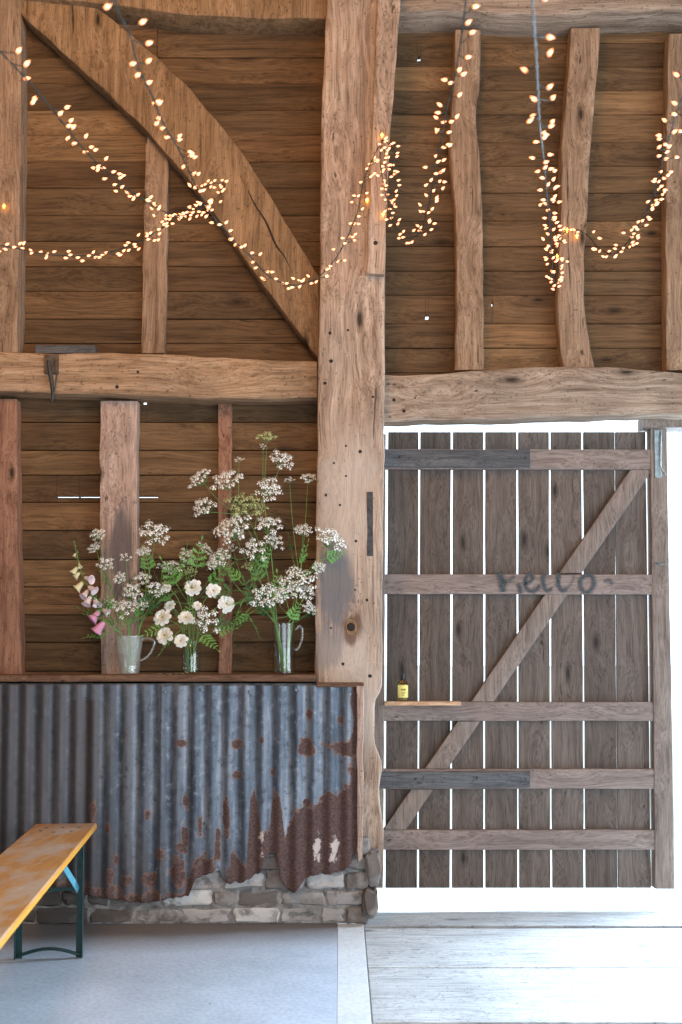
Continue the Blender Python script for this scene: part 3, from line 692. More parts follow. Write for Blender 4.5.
# tower bolt and a knob on the right stile
bm = bmesh.new(); a = P(655, 478, YD-.045); c = P(661, 430, YD-.045); box(bm, a.x, c.x, YD-.046, YD-.038, a.z, c.z, .001); bp_ = obj('bolt_plate', bm, M['zinc'], door)
bm = bmesh.new(); tube(bm, [P(661, 431, YD-.055), P(660.5, 466, YD-.055), P(662, 470, YD-.06), P(666, 474, YD-.07)], .004, 8); obj('bolt_bar', bm, M['zinc'], door)
bm = bmesh.new(); tube(bm, [P(656, 563, YD-.05), P(660, 564, YD-.065), P(664, 563, YD-.07)], [.006, .006, .007], 8); obj('handle', bm, M['zinc'], door)
bm = bmesh.new(); box(bm, P(645, 424, .02).x, P(700, 424, .02).x, .03, .16, P(645, 427, .02).z, P(645, 415, .02).z, .003); setp(obj('trim_1', bm, M['door_stile'], origin=base_of(bm)), kind='structure')
# small shelf on the middle rail
a = P(385, 703, YD-.07); c = P(462, 700, YD-.07)
zsh = P(400, 701.5, YD-.1).z
bm = bmesh.new(); box(bm, P(385, 700, YD-.13).x, P(461, 700, YD-.13).x, YD-.13, YD-.036, zsh-.018, zsh, .002); obj('ledge', bm, M['newwood'], door)
# graffiti sprayed on the second rail
bm = bmesh.new(); lay = bm.loops.layers.color.new('var')
def stroke(pts, w, al=1.0):
    w *= 1.35; al = min(1, al*1.2)
    pts = catmull([P(x, y, YD-.0385) for x, y in pts], 5); prof = [(-1, 0), (-.5, .7), (0, 1), (.5, .7), (1, 0)]; prev = None
    for i, p in enumerate(pts):
        t = (pts[min(i+1, len(pts)-1)]-pts[max(i-1, 0)]).normalized(); s = Vector((-t.z, 0, t.x))
        row = [(bm.verts.new(p + s*w*k + Vector((0, stroke.n*-.00015, 0))), al*v) for k, v in prof]
        if prev:
            for q in range(4):
                f = bm.faces.new((prev[q][0], prev[q+1][0], row[q+1][0], row[q][0]))
                for l, vv in zip(f.loops, (prev[q][1], prev[q+1][1], row[q+1][1], row[q][1])): l[lay] = (vv, vv, vv, 1)
        prev = row
    stroke.n += 1
stroke.n = 0
stroke([(499, 572), (502, 580), (503, 592)], .020); stroke([(503, 583), (510, 580), (515, 576)], .012, .7); stroke([(518, 583), (520, 588), (521, 593)], .013, .9)
stroke([(524, 584), (531, 581), (533, 576), (528, 575), (525, 582), (528, 590), (535, 591), (540, 585)], .011)
stroke([(545, 573), (543, 581), (546, 590), (552, 589)], .012); stroke([(559, 573), (558, 581), (561, 590), (567, 589)], .012); stroke([(552, 589), (557, 584), (561, 576)], .008, .5); stroke([(567, 589), (572, 582), (574, 575)], .008, .6)
stroke([(585, 575), (580, 582), (583, 591), (590, 591), (594, 584), (592, 576), (586, 575)], .012, .9)
stroke([(604, 582), (609, 580), (613, 584)], .011, .7)
obj('graffiti', bm, M['spray'], door)
# oil bottle on the ledge
c = P(403, 699, YD-.085); c.z = zsh + .0005
t = empty('oil_bottle', c, 'small square-shouldered yellow oil bottle with black cap standing on the door ledge', 'bottle')
bm = bmesh.new(); lathe(bm, [(0, 0), (.021, 0), (.024, .004), (.024, .082), (.020, .094), (.011, .101), (.010, .110), (0, .110)], c, 28); obj('bottle_body', bm, M['amber_oil'], t)
bm = bmesh.new(); lathe(bm, [(.0245, .018), (.0248, .019), (.0248, .076), (.0245, .077)], c, 28); lb = obj('paper_label', bm, M['label_yellow'], t)
bm = bmesh.new(); box(bm, c.x-.012, c.x+.012, c.y-.0268, c.y-.0250, c.z+.052, c.z+.060); 
for k in range(3): box(bm, c.x-.011+.002*k, c.x+.011-.003*k, c.y-.0268, c.y-.0250, c.z+.042-.007*k, c.z+.0445-.007*k)
obj('print', bm, M['mark'], lb)
bm = bmesh.new(); lathe(bm, [(0, .103), (.0125, .103), (.0135, .105), (.0135, .125), (.012, .129), (0, .129)], c, 24); obj('cap', bm, M['black_plastic'], t)

# ------------------------------------------------------------------ bench
be = G(97, 823, .47); be.z = 0; dirb = G(0, 941, .47) - be; dirb.z = 0; dirb.normalize(); BW = (G(39, 818, .47) - G(97, 823, .47)).length; side = Vector((-dirb.y, dirb.x, 0))*-1  # towards -x
if side.x > 0: side = -side
def Bp(s, w, z): return be + dirb*s + side*w + Vector((0, 0, z))
LEGS = (be.y - G(80, 957, 0).y)
bench = empty('bench', Bp(1.3, .13, 0), 'folding beer bench with worn orange varnished plank and dark green legs', 'bench')
def obox(bm, s0, s1, w0, w1, z0, z1, bev=.003, mi=0):
    vs = box(bm, s0, s1, w0, w1, z0, z1, bev)
    for v in vs: v.co = Bp(v.co.x, v.co.y, v.co.z)
bm = bmesh.new(); obox(bm, 0, 2.65, 0, .268, .443, .470, .005); bmesh.ops.recalc_face_normals(bm, faces=bm.faces); obj('seat', bm, M['bench'], bench)
for (s, w) in [(.12, .06), (.12, .13), (.12, .20), (.22, .08), (.24, .15), (.20, .21)]:
    bm = bmesh.new(); lathe(bm, [(0, .0012), (.006, .001), (.008, 0), (.008, -.002), (0, -.002)], Bp(s, w, .470), 12); obj('screw', bm, M['iron'], bench)
def leg_frame(s, sg):
    for w in (.012, .252):
        bm = bmesh.new(); obox(bm, s, s+.004, w-.014, w+.014, 0, .443, .001); obox(bm, s, s+.028, w+(.011 if w > .1 else -.014), w+(.014 if w > .1 else -.011), 0, .443, .001)
        bmesh.ops.recalc_face_normals(bm, faces=bm.faces); obj('leg', bm, M['green_steel'], bench)
    bm = bmesh.new()
    tube(bm, [Bp(s+.01, .012 + .24*k/10, .012 + .026*math.sin(PI*k/10)) for k in range(11)], .007, 8); obj('foot_bar', bm, M['green_steel'], bench)
    bm = bmesh.new(); obox(bm, s-.003, s, .02, .245, .40, .425, .001); bmesh.ops.recalc_face_normals(bm, faces=bm.faces); obj('cross_bar', bm, M['green_steel'], bench)
    bm = bmesh.new(); obox(bm, s-.003, s, .02, .245, .262, .278, .001); bmesh.ops.recalc_face_normals(bm, faces=bm.faces); obj('cross_bar', bm, M['green_steel'], bench)
    bm = bmesh.new(); a = Bp(s+.012, .018, .268); c = Bp(s+.012+sg*.14, .085, .435); d = (c-a).normalized(); n_ = Vector((0, 0, 1)).cross(d).normalized(); u_ = d.cross(n_)
    vs = [bm.verts.new(p + n_*i*.002 + u_*j*.013) for p in (a, c) for i, j in ((-1, -1), (1, -1), (1, 1), (-1, 1))]
    for f in ((0, 1, 2, 3), (7, 6, 5, 4), (0, 4, 5, 1), (1, 5, 6, 2), (2, 6, 7, 3), (3, 7, 4, 0)): bm.faces.new([vs[i] for i in f])
    bmesh.ops.recalc_face_normals(bm, faces=bm.faces)
    setp(obj('strut', bm, M['blue_steel'], bench), 'pale blue folding strut')
leg_frame(LEGS, 1); leg_frame(2.30, -1)

# ------------------------------------------------------------------ fairy lights
def bulb_mesh(name, mat):
    bm = bmesh.new()
    lathe(bm, [(0, -.004), (.0022, -.003), (.0042, .001), (.0050, .005), (.0042, .009), (.0022, .013), (.0006, .0165), (0, .017)], (0, 0, 0), 8)
    me = bpy.data.meshes.new(name); bm.to_mesh(me); bm.free(); me.materials.append(mat)
    for p in me.polygons: p.use_smooth = True
    return me
BULB = bulb_mesh('bulb', M['bulb']); AMBER = bulb_mesh('amber_bulb', M['bulb_amber'])
def string(label, ctrl, nb, dens=1.0, spread=.035, amber=(), kinds='string lights'):
    pts = catmull([P(x, y, d=d) for x, y, d in ctrl], 14)
    ds = [0]
    for a, b_ in zip(pts, pts[1:]): ds.append(ds[-1] + (b_-a).length)
    tot = ds[-1]
    def at(s):
        s = max(0, min(tot, s)); k = 0
        while k < len(ds)-2 and ds[k+1] < s: k += 1
        return pts[k].lerp(pts[k+1], (s-ds[k])/max(1e-9, ds[k+1]-ds[k]))
    root = empty('string_lights', pts[0].copy(), label, 'string lights', 'warm fairy light strings')
    bm = bmesh.new(); n = int(tot/.02); 
    for ph in (0, PI):
        tube(bm, [at(tot*i/n) + Vector((math.cos(i*.8+ph), math.sin(i*.8+ph)*.3, math.sin(i*.8+ph)))*.0018 for i in range(n+1)], .0013, 5)
    for (x, y, d), e in ((ctrl[0], pts[0]), (ctrl[-1], pts[-1])):
        if y < 80 or x > 690:      # the free end runs on up to the ceiling
            tube(bm, [e, e.lerp(Vector((e.x*1.1, e.y-.3, ZTOP)), .3) + Vector((0, 0, -.05)), Vector((e.x*1.1, e.y-.3, ZTOP))], .003, 6)
    bulbs = []
    cdf = [0]
    for a, b_ in zip(pts, pts[1:]): cdf.append(cdf[-1] + (b_-a).length*(((a-CAM).length/5)**2.6))
    for i in range(nb):
        u = cdf[-1]*(i + R.uniform(.1, .9))/nb; k = max(q for q in range(len(cdf)-1) if cdf[q] <= u)
        s = ds[k] + (ds[k+1]-ds[k])*(u-cdf[k])/max(1e-9, cdf[k+1]-cdf[k])
        p = at(s); ang = R.uniform(0, 2*PI); ln = spread*R.uniform(.45, 1.1)
        off = Vector((math.cos(ang), R.uniform(-.5, .5), math.sin(ang)*.8 - .1))*ln
        q = p + off; p2 = at(s - .02)
        tube(bm, [p2, p2.lerp(q, .55) + Vector((0, 0, -.003)), q], .0013, 4)
        dirv = Vector((R.uniform(.5, 1.1), R.uniform(-.3, .3), R.uniform(-.1, .9)))
        if off.x < 0 and R.random() < .35: dirv.x *= -1
        dirv.normalize(); tube(bm, [q - dirv*.007, q - dirv*.001], [.0022, .0028], 6)
        bulbs.append((q, dirv, BULB))
    for (x, y, d) in amber: bulbs.append((P(x, y, d=d), Vector((0, 0, -1)), AMBER))
    obj('cable', bm, M['cable'], root)
    for q, dv, me in bulbs:
        o = bpy.data.objects.new('bulb', me); C.objects.link(o); o.parent = root
        o.matrix_local = Matrix.Translation(q - root.location) @ dv.to_track_quat('Z', 'Y').to_matrix().to_4x4()
        if me is AMBER: o['label'] = 'glowing amber bulb'
W = 5.25
string('light string slanting down from the upper left corner to the brace', [(-25, 25, 2.5), (14, 66, 2.75), (35, 88, 2.95), (62, 122, 3.3), (92, 158, 3.75), (122, 184, 4.2), (150, 204, 4.6), (180, 216, 4.9), (205, 204, 5.1)], 66)
string('light string looping off the brace and running low to the left post', [(-12, 246, 4.3), (5, 246, 4.4), (40, 253, 4.5), (75, 256, 4.6), (110, 252, 4.7), (142, 240, 4.85), (165, 226, 4.95), (185, 214, 5.05), (206, 204, 5.2), (222, 193, 5.2), (224, 184, 5.22), (212, 184, 5.24), (200, 190, 5.27)], 92, spread=.03, amber=[(4, 205, 5.355)])
string('light string falling across the curved brace then sagging up to the post', [(112, -25, 2.25), (117, 8, 2.35), (130, 35, 2.5), (138, 65, 2.7), (153, 98, 3.0), (163, 122, 3.25), (180, 152, 3.6), (194, 182, 3.9), (210, 212, 4.15), (232, 238, 4.35), (250, 256, 4.5), (270, 277, 4.65), (292, 285, 4.8), (315, 279, 4.95), (333, 262, 5.0), (346, 240, 5.05), (358, 210, 5.1), (364, 180, 5.12), (376, 152, 5.15), (382, 142, 5.17)], 97, spread=.033, amber=[(367, 199, 5.265)])
string('light string dropping from the peg on the post and rising to the top beam', [(382, 140, 5.18), (380, 160, 5.14), (384, 185, 5.12), (389, 208, 5.1), (396, 228, 5.05), (408, 238, 4.95), (420, 232, 4.8), (427, 212, 4.6), (432, 188, 4.3), (437, 158, 3.95), (443, 132, 3.7), (447, 108, 3.4), (455, 75, 3.1), (461, 40, 2.85), (465, 8, 2.65), (468, -25, 2.5)], 84, amber=[(382, 134, 5.22), (383, 213, 5.22)])
string('short tangle of lights dangling from the peg on the oak batten', [(381, 140, 5.16), (392, 146, 5.14), (395, 165, 5.14), (395, 190, 5.15), (392, 208, 5.17), (388, 198, 5.17), (386, 172, 5.17), (384, 148, 5.17)], 34, spread=.018)
string('nearly vertical light string hanging before the bowed stud', [(531, -30, 2.0), (533, 10, 2.12), (536, 50, 2.35), (538, 90, 2.65), (540, 125, 3.0), (544, 160, 3.5), (547, 195, 4.0), (550, 230, 4.45), (552, 262, 4.8), (555, 284, 5.0), (558, 270, 5.15), (556, 248, 5.2), (560, 236, 5.25)], 88, amber=[(557, 255, 5.2)])
string('light string sagging from the bowed stud up to the right edge', [(560, 236, 5.3), (572, 229, 5.32), (586, 234, 5.3), (598, 247, 5.25), (612, 254, 5.15), (626, 244, 5.0), (638, 226, 4.75), (649, 206, 4.45), (657, 182, 4.1), (664, 155, 3.75), (673, 125, 3.4), (682, 98, 3.15), (695, 60, 2.9)], 80, amber=[(567, 229, 5.39), (577, 235, 5.395)])

# ------------------------------------------------------------------ vases
def vase(name, label, px, py, Y, outer, th, water_h, handle=None, flutes=0):
    c = P(px, py, Y); c.z = ZS + .001
    t = empty(name, c, label, 'vase')
    inner = [(max(r-th, .001), z) for r, z in outer if z > th*1.5][::-1]
    prof = [(0, 0)] + outer + [(outer[-1][0]-th*.5, outer[-1][1]+th*.4)] + inner + [(0, th*2)]
    bm = bmesh.new(); rings = lathe(bm, prof, c, 40)
    if flutes:
        for rg in rings[1:len(outer)+1]:
            for k, v in enumerate(rg):
                d = Vector((v.co.x-c.x, v.co.y-c.y, 0)); v.co += d*(.04*math.cos(k*2*PI*flutes/40))
    bmesh.ops.recalc_face_normals(bm, faces=bm.faces)
    obj('glass_body', bm, M['cut_glass' if flutes else 'glass'], t)
    if handle:
        bm = bmesh.new(); tube(bm, catmull([c + Vector(p) for p in handle], 6), .0055, 10); obj('handle', bm, M['cut_glass'], t)
    # water
    pr = [(0, th*2+.0015)] + [(r-th-.0012, z) for r, z in outer if th*2.2 < z < water_h]
    last = interp([(z, r) for r, z in outer], water_h)
    pr += [(last-th-.0012, water_h), (0, water_h)]
    bm = bmesh.new(); lathe(bm, pr, c, 32); bmesh.ops.recalc_face_normals(bm, faces=bm.faces); obj('water', bm, M['water'], t)
    return t, c
jug, cj = vase('glass_jug', 'fluted clear glass jug holding foxglove, at the left end of the flowers', 129, 672, -.17,
   [(.032, 0), (.041, .002), (.043, .010), (.040, .018), (.044, .05), (.051, .09), (.057, .13), (.061, .165), (.063, .176)], .003, .10,
   [(.060, 0, .160), (.090, 0, .166), (.116, -.0, .150), (.108, 0, .115), (.082, 0, .078), (.050, 0, .062)], flutes=10)
jar, cm_ = vase('glass_jar', 'straight-sided glass jar packed with green stems under the white blooms', 191, 676, -.15,
   [(.038, 0), (.042, .003), (.043, .01), (.043, .118), (.038, .130), (.037, .133), (.040, .138), (.040, .150)], .003, .09)
mug, cg = vase('glass_tankard', 'tall handled clear glass tankard holding the highest cow parsley, beside the post', 284, 676, -.16,
   [(.054, 0), (.058, .004), (.058, .012), (.054, .03), (.053, .10), (.053, .18), (.055, .222), (.056, .235)], .0035, .12,
   [(.054, 0, .205), (.072, 0, .222), (.085, 0, .205), (.083, 0, .165), (.070, 0, .125), (.053, 0, .11)])

# ------------------------------------------------------------------ flowers
def umbel_mesh(name, seed, nr, petals, dome=.45, dens=9, fm='floret', lean=0):
    """compound umbel of unit radius; origin at the top of the stalk, opening along +z"""
    r = random.Random(seed); bm = bmesh.new()
    for i in range(nr):
        a = i*2.399963; rad = math.sqrt((i+.5)/nr)*r.uniform(.8, 1.15)
        tip = Vector((math.cos(a)*rad*.9, math.sin(a)*rad*.9, .62 + dome*(1-rad*rad)*.6 + r.uniform(-.14, .14)))
        tube(bm, [(0, 0, 0), tip*.5 + Vector((0, 0, -.06)), tip], [.022, .016, .012], 4, mi=1)
        for k in range(dens):
            b_ = k*2.4+r.random(); rr_ = .235*math.sqrt((k+.5)/dens)*r.uniform(.8, 1.15)
            c = tip + Vector((math.cos(b_)*rr_, math.sin(b_)*rr_, .10 - rr_*.35 + r.uniform(-.02, .02)))
            tube(bm, [tip, c], .007, 3, cap=False, mi=1)
            s = r.uniform(.065, .10); nrm = (c-tip+Vector((0, 0, .12))).normalized(); e1 = nrm.orthogonal().normalized(); e2 = nrm.cross(e1)
            ctr = bm.verts.new(c + nrm*.012)
            ring = []
            for q in range(10):
                th = q*PI/5 + b_; sr = s*(1 if q % 2 == 0 else .42)
                ring.append(bm.verts.new(c + e1*math.cos(th)*sr + e2*math.sin(th)*sr + nrm*(.0 if q % 2 else .01)))
            for q in range(10): bm.faces.new((ctr, ring[q], ring[(q+1) % 10])).material_index = 0
    me = bpy.data.meshes.new(name); bm.to_mesh(me); bm.free(); me.materials.append(M[fm]); me.materials.append(M['stem_thin'])
    return me
UMB = [umbel_mesh('umbel', s, nr, 5, dens=dn) for s, nr, dn in ((1, 14, 11), (2, 11, 12), (3, 17, 10))]
UMBG = umbel_mesh('green_umbel', 9, 14, 5, fm='floret_green')
UMBS = umbel_mesh('small_umbel', 5, 7, 5, dens=12)
def leaf_mesh(name, seed, pairs=5, mat='leaf'):
    """feathery parsley leaf of unit length growing along +z, face along y"""
    r = random.Random(seed); bm = bmesh.new()
    tube(bm, [(0, 0, 0), (0, .02, .5), (0, -.04, 1)], [.014, .010, .004], 4, mi=0)
    def leaflet(o, d, ln):
        d = d.normalized(); up = Vector((0, 1, 0)); sd = d.cross(up).normalized(); cen = [o]; 
        pts = [(0, .02), (.18, .13), (.26, .06), (.45, .22), (.52, .08), (.72, .17), (.80, .05), (1.0, 0)]
        mid = [bm.verts.new(o + d*ln*t + up*(-.05*ln*t*t)) for t, w in pts]
        for sg in (1, -1):
            ed = [bm.verts.new(o + d*ln*(t+.04) + sd*sg*w*ln + up*(.04*ln*w*3 + r.uniform(-.02, .02)*ln)) for t, w in pts]
            for a in range(len(pts)-1):
                vs = (mid[a], mid[a+1], ed[a+1], ed[a]) if sg > 0 else (mid[a], ed[a], ed[a+1], mid[a+1])
                bm.faces.new(vs)
    for i in range(pairs):
        t = .22 + .72*i/pairs; ln = .34*(1-.7*i/pairs)
        for sg in (1, -1):
            d = Vector((sg*1.0, r.uniform(-.2, .2), .55)); o = Vector((0, .02*(1-abs(t-.5)), t))
            leaflet(o, d, ln)
            if ln > .2:
                for q in (.4, .7):
                    oo = o + d.normalized()*ln*q
                    leaflet(oo, Vector((sg*.35, .3, 1)), ln*.36); leaflet(oo, Vector((sg*1.0, -.3, -.25)), ln*.34)
    leaflet(Vector((0, -.03, .93)), Vector((0, 0, 1)), .16)
    me = bpy.data.meshes.new(name); bm.to_mesh(me); bm.free(); me.materials.append(M[mat])
    return me
LEAF = [leaf_mesh('feathery_leaf', 1), leaf_mesh('feathery_leaf', 2, 4), leaf_mesh('dark_leaf', 3, 5, 'leaf_dark')]
def place(name, me, parent, p, dirv, s, roll=0, label=None):
    o = bpy.data.objects.new(name, me); C.objects.link(o); o.parent = parent
    q = dirv.normalized().to_track_quat('Z', 'Y').to_matrix().to_4x4()
    o.matrix_local = Matrix.Translation(p - parent_world(parent)) @ q @ Matrix.Rotation(roll, 4, 'Z') @ Matrix.Scale(s, 4)
    if label: o['label'] = label
    return o
def bez(a, b_, c, n=12): return [a*(1-t)**2 + b_*2*t*(1-t) + c*t*t for t in [i/n for i in range(n+1)]]
S_ = 216.0
def mouth(c, h, r, tx, ty): # passes through the mouth
    d = Vector((tx, ty, 0)); 
    if d.length > r: d = d.normalized()*r
    return c + d + Vector((0, 0, h))
def plant(name, label, cat, c, h, r, heads, leaves=(), fork=None, th=.0028, meshes=None, green=()):
    """a cut stem standing in a vase (c = vase base, h, r = mouth) that forks to several heads (px, py, radius px, dY)"""
    foot = c + Vector((R.uniform(-.5, .5)*r*.7, R.uniform(-.4, .4)*r*.7, .012))
    t = empty(name, foot, label, cat)
    hp = [(P(x, y, c.y + dy), rad*1.15/S_, k) for k, (x, y, rad, dy) in enumerate(heads)]
    cen = sum((p for p, _, _ in hp), Vector((0, 0, 0)))/len(hp)
    mo = mouth(c, h, r*.8, (cen.x-c.x)*.5, (cen.y-c.y)*.5)
    fk = P(*fork[:2], c.y + fork[2]) if fork else mo.lerp(cen, .55) + Vector((0, 0, -.01))
    bm = bmesh.new()
    main = [foot, foot.lerp(mo, .5)] + bez(mo, mo + Vector(((mo.x-foot.x)*.6, 0, (fk.z-mo.z)*.6)), fk, 10)
    tube(bm, main, [th*1.25]*2 + [th*(1.2-.4*i/10) for i in range(11)], 6)
    for p, rad, k in hp:
        base = p - Vector(((p.x-fk.x)*.06, 0, rad*.55))
        tube(bm, bez(fk, fk.lerp(base, .5) + Vector(((base.x-fk.x)*.18, 0, (base.z-fk.z)*-.10 + .01)), base, 8), [th*.75 - th*.3*i/8 for i in range(9)], 5)
    obj('stem', bm, M['stem'], t)
    for p, rad, k in hp:
        base = p - Vector(((p.x-fk.x)*.06, 0, rad*.55))
        d = Vector(((p.x-fk.x)*1.2, -.28 + R.uniform(-.10, .08), abs(p.z-fk.z)*.5 + .14))
        me = UMBG if k in green else (UMBS if rad < .035 else R.choice(UMB))
        place('flower_head', me, t, base, d, rad, R.uniform(0, 6), 'green unopened flower head' if k in green else None)
    for (x, y, ang, ln, dy) in leaves:
        p = P(x, y, c.y + dy); a = math.radians(ang); d = Vector((math.cos(a), R.uniform(-.3, .1), math.sin(a)))
        near = min(main[2:], key=lambda q: (q-p).length)
        bm = bmesh.new(); tube(bm, bez(near, near.lerp(p, .6) + Vector((0, 0, -.01)), p, 5), [.0014]*6, 4); lf = obj('leaf_stalk', bm, M['stem'], t)
        place('leaf', R.choice(LEAF), lf, p, d, 1.05*ln/S_, R.uniform(-1.2, 1.2))
    return t
GL = (cg, .235, .052); J = (cj, .172, .05); K = (cm_, .148, .036)
CP = 'cow_parsley'
plant(CP, 'tallest cow parsley, rising above all others to small sparse heads', 'flower', *GL, [(267, 437, 9, 0), (263, 446, 3.5, .01), (281, 459, 12, .02), (269, 487, 13, -.02)], [(262, 585, 110, 26, 0)], fork=(263, 498, 0), green=(0,))
plant(CP, 'cow parsley bending left from the tankard with white heads before the thin batten', 'flower', *GL, [(203, 477, 12, 0), (229, 480, 15, .01), (207, 505, 12, -.02), (239, 460, 5, .03)], [(238, 560, 160, 28, 0)], fork=(238, 515, 0))
plant(CP, 'cow parsley with yellowish-green unopened heads in the middle of the tall bunch', 'flower', *GL, [(246, 503, 16, 0), (258, 507, 9, .02)], [(262, 570, 80, 30, -.03)], fork=(254, 530, 0), green=(0, 1))
plant(CP, 'full white cow parsley with three broad heads at the centre of the tall bunch', 'flower', *GL, [(236, 527, 19, -.03), (268, 525, 14, 0), (254, 548, 13, -.04), (275, 540, 9, 0)], [(250, 572, 60, 34, -.02), (243, 585, 130, 30, -.03)], fork=(256, 575, -.02))
plant(CP, 'cow parsley leaning low left from the tankard toward the white blooms', 'flower', *GL, [(221, 558, 13, -.03), (266, 592, 14, -.05), (232, 548, 6, .0)], [(248, 600, 200, 30, -.04), (252, 612, 215, 26, -.03)], fork=(258, 606, -.03))
plant(CP, 'cow parsley leaning right so its head overlaps the oak post', 'flower', *GL, [(327, 537, 15, -.10), (303, 530, 9, -.04), (308, 479, 9, .02), (289, 480, 5, .03), (318, 566, 7, -.09)], [(322, 560, 20, 24, -.1), (300, 570, 75, 30, -.04), (292, 556, 100, 26, 0), (310, 574, 45, 26, -.05)], fork=(300, 578, -.05))
plant(CP, 'low dense cow parsley just over the tankard handle', 'flower', *GL, [(297, 578, 17, -.04), (286, 590, 12, -.06), (309, 607, 7, -.05), (305, 592, 10, -.02)], [(296, 622, 30, 26, -.03), (280, 606, 95, 34, -.05), (272, 618, 140, 28, -.05), (288, 624, 60, 26, -.06), (304, 616, 20, 24, -.04)], fork=(290, 615, -.04))
plant('leafy_sprig', 'bright green ferny leaf sprig filling the gap left of the tankard', 'foliage', *GL, [(250, 565, 6, 0)], [(243, 600, 250, 34, -.04), (238, 590, 190, 34, -.04), (256, 572, 60, 30, -.03), (262, 610, 120, 36, -.05), (246, 612, 300, 28, -.05), (231, 606, 230, 28, -.04)], fork=(254, 590, -.03), green=(0,))
plant(CP, 'broad cream-white head standing highest over the glass jug', 'flower', *J, [(155, 532, 15, 0), (144, 551, 7, -.02)], [(150, 575, 100, 28, 0)], fork=(146, 585, 0))
plant(CP, 'sparse cow parsley over the left edge of the rosy stud', 'flower', *J, [(99, 534, 8, 0), (96, 547, 7, .02), (107, 562, 8, -.02)], [(108, 590, 110, 24, 0)], fork=(112, 590, 0))
plant(CP, 'thin cow parsley with small heads in front of the grey-stained stud', 'flower', *J, [(126, 557, 6, 0), (121, 577, 7, -.02), (143, 577, 8, .01), (133, 590, 9, -.04)], [(128, 606, 80, 30, -.03), (118, 614, 120, 26, -.04), (140, 612, 60, 26, -.04)], fork=(130, 604, 0))
plant(CP, 'low frothy cow parsley just above the rim of the glass jug', 'flower', *J, [(127, 606, 10, -.04), (113, 603, 7, -.02), (141, 602, 7, -.03), (157, 588, 10, -.03), (103, 603, 6, 0)], [(112, 618, 130, 30, -.04), (135, 622, 70, 28, -.04), (148, 612, 40, 28, -.03)], fork=(128, 624, -.02))
plant(CP, 'faded cow parsley leaning from the jug behind the white blooms', 'flower', *J, [(174, 566, 9, .06), (187, 555, 9, .08), (163, 565, 6, .05), (205, 548, 8, .09)], [(168, 590, 60, 30, .04), (182, 575, 80, 30, .06)], fork=(158, 596, .04))
plant(CP, 'single white cow parsley head among the round white blooms of the jar', 'flower', *K, [(206, 617, 14, -.06)], [(214, 632, 10, 22, -.05)], fork=(200, 632, -.04))
plant('leafy_sprig', 'dark leafy sprig rising behind the white blooms in the jar', 'foliage', *K, [(190, 570, 6, .02)], [(180, 590, 120, 36, 0), (195, 575, 80, 36, .0), (205, 590, 45, 36, 0), (212, 575, 60, 32, .02), (172, 600, 160, 30, -.02), (188, 600, 95, 34, -.02)], fork=(190, 604, 0), green=(0,))
plant('leafy_sprig', 'bright leafy sprig spilling left over the rim of the jar', 'foliage', *K, [(165, 583, 4, 0)], [(172, 625, 200, 30, -.05), (178, 632, 230, 28, -.06), (165, 600, 110, 28, -.03), (198, 632, 320, 28, -.06), (208, 625, 0, 30, -.05), (186, 630, 80, 30, -.06)], fork=(180, 620, -.03), green=(0,))
plant('leafy_sprig', 'small leafy sprig hanging over the lip of the jug', 'foliage', *J, [(150, 600, 4, 0)], [(112, 632, 190, 28, -.05), (124, 628, 100, 30, -.05), (142, 622, 50, 32, -.05), (155, 605, 30, 30, -.04), (104, 622, 150, 28, -.04)], fork=(132, 618, -.03), green=(0,))
# round white blooms
def bloom_mesh(name, seed):
    r = random.Random(seed); bm = bmesh.new()
    for ring_, (n, l0, l1, w, z0, z1) in enumerate(((8, .2, 1.0, .56, 0, .10), (8, .15, .80, .46, .10, .34), (7, .1, .58, .34, .16, .46))):
        for i in range(n):
            a = 2*PI*(i + .5*ring_)/n + r.uniform(-.12, .12); ca, sa = math.cos(a), math.sin(a); ll = l1*r.uniform(.88, 1.08); g = []
            for t in (0, .35, .7, 1.0):
                ww = w*(.35, .85, 1.05, .92)[(0, .35, .7, 1.0).index(t)]; row = []
                for s in (-1, -.5, 0, .5, 1):
                    rad = l0 + (ll-l0)*t - (.10*abs(s) if t == 1 else 0) + (.05 if (t == 1 and abs(s) == .5) else 0); z = z0 + (z1-z0)*t + .06*abs(s) + r.uniform(-.02, .02)
                    row.append(bm.verts.new((ca*rad - sa*ww*s*.5, sa*rad + ca*ww*s*.5, z)))
                g.append(row)
            for u in range(3):
                for v in range(4): bm.faces.new((g[u][v], g[u][v+1], g[u+1][v+1], g[u+1][v])).material_index = 0
    for k in range(38):
        a = k*2.4; rad = .46*math.sqrt(k/38); p = Vector((math.cos(a)*rad, math.sin(a)*rad, .50-rad*.3))
        tube(bm, [p - Vector((0, 0, .14)), p], [.015, .034], 5, mi=1)
    lathe(bm, [(0, -.18), (.14, -.12), (.22, .02), (.2, .08)], (0, 0, 0), 10, mi=2)
    me = bpy.data.meshes.new(name); bm.to_mesh(me); bm.free()
    for q in ('petal', 'cream', 'stem'): me.materials.append(M[q])
    for p in me.polygons: p.use_smooth = True
    return me
BLO = [bloom_mesh('bloom', s) for s in (1, 2, 3)]
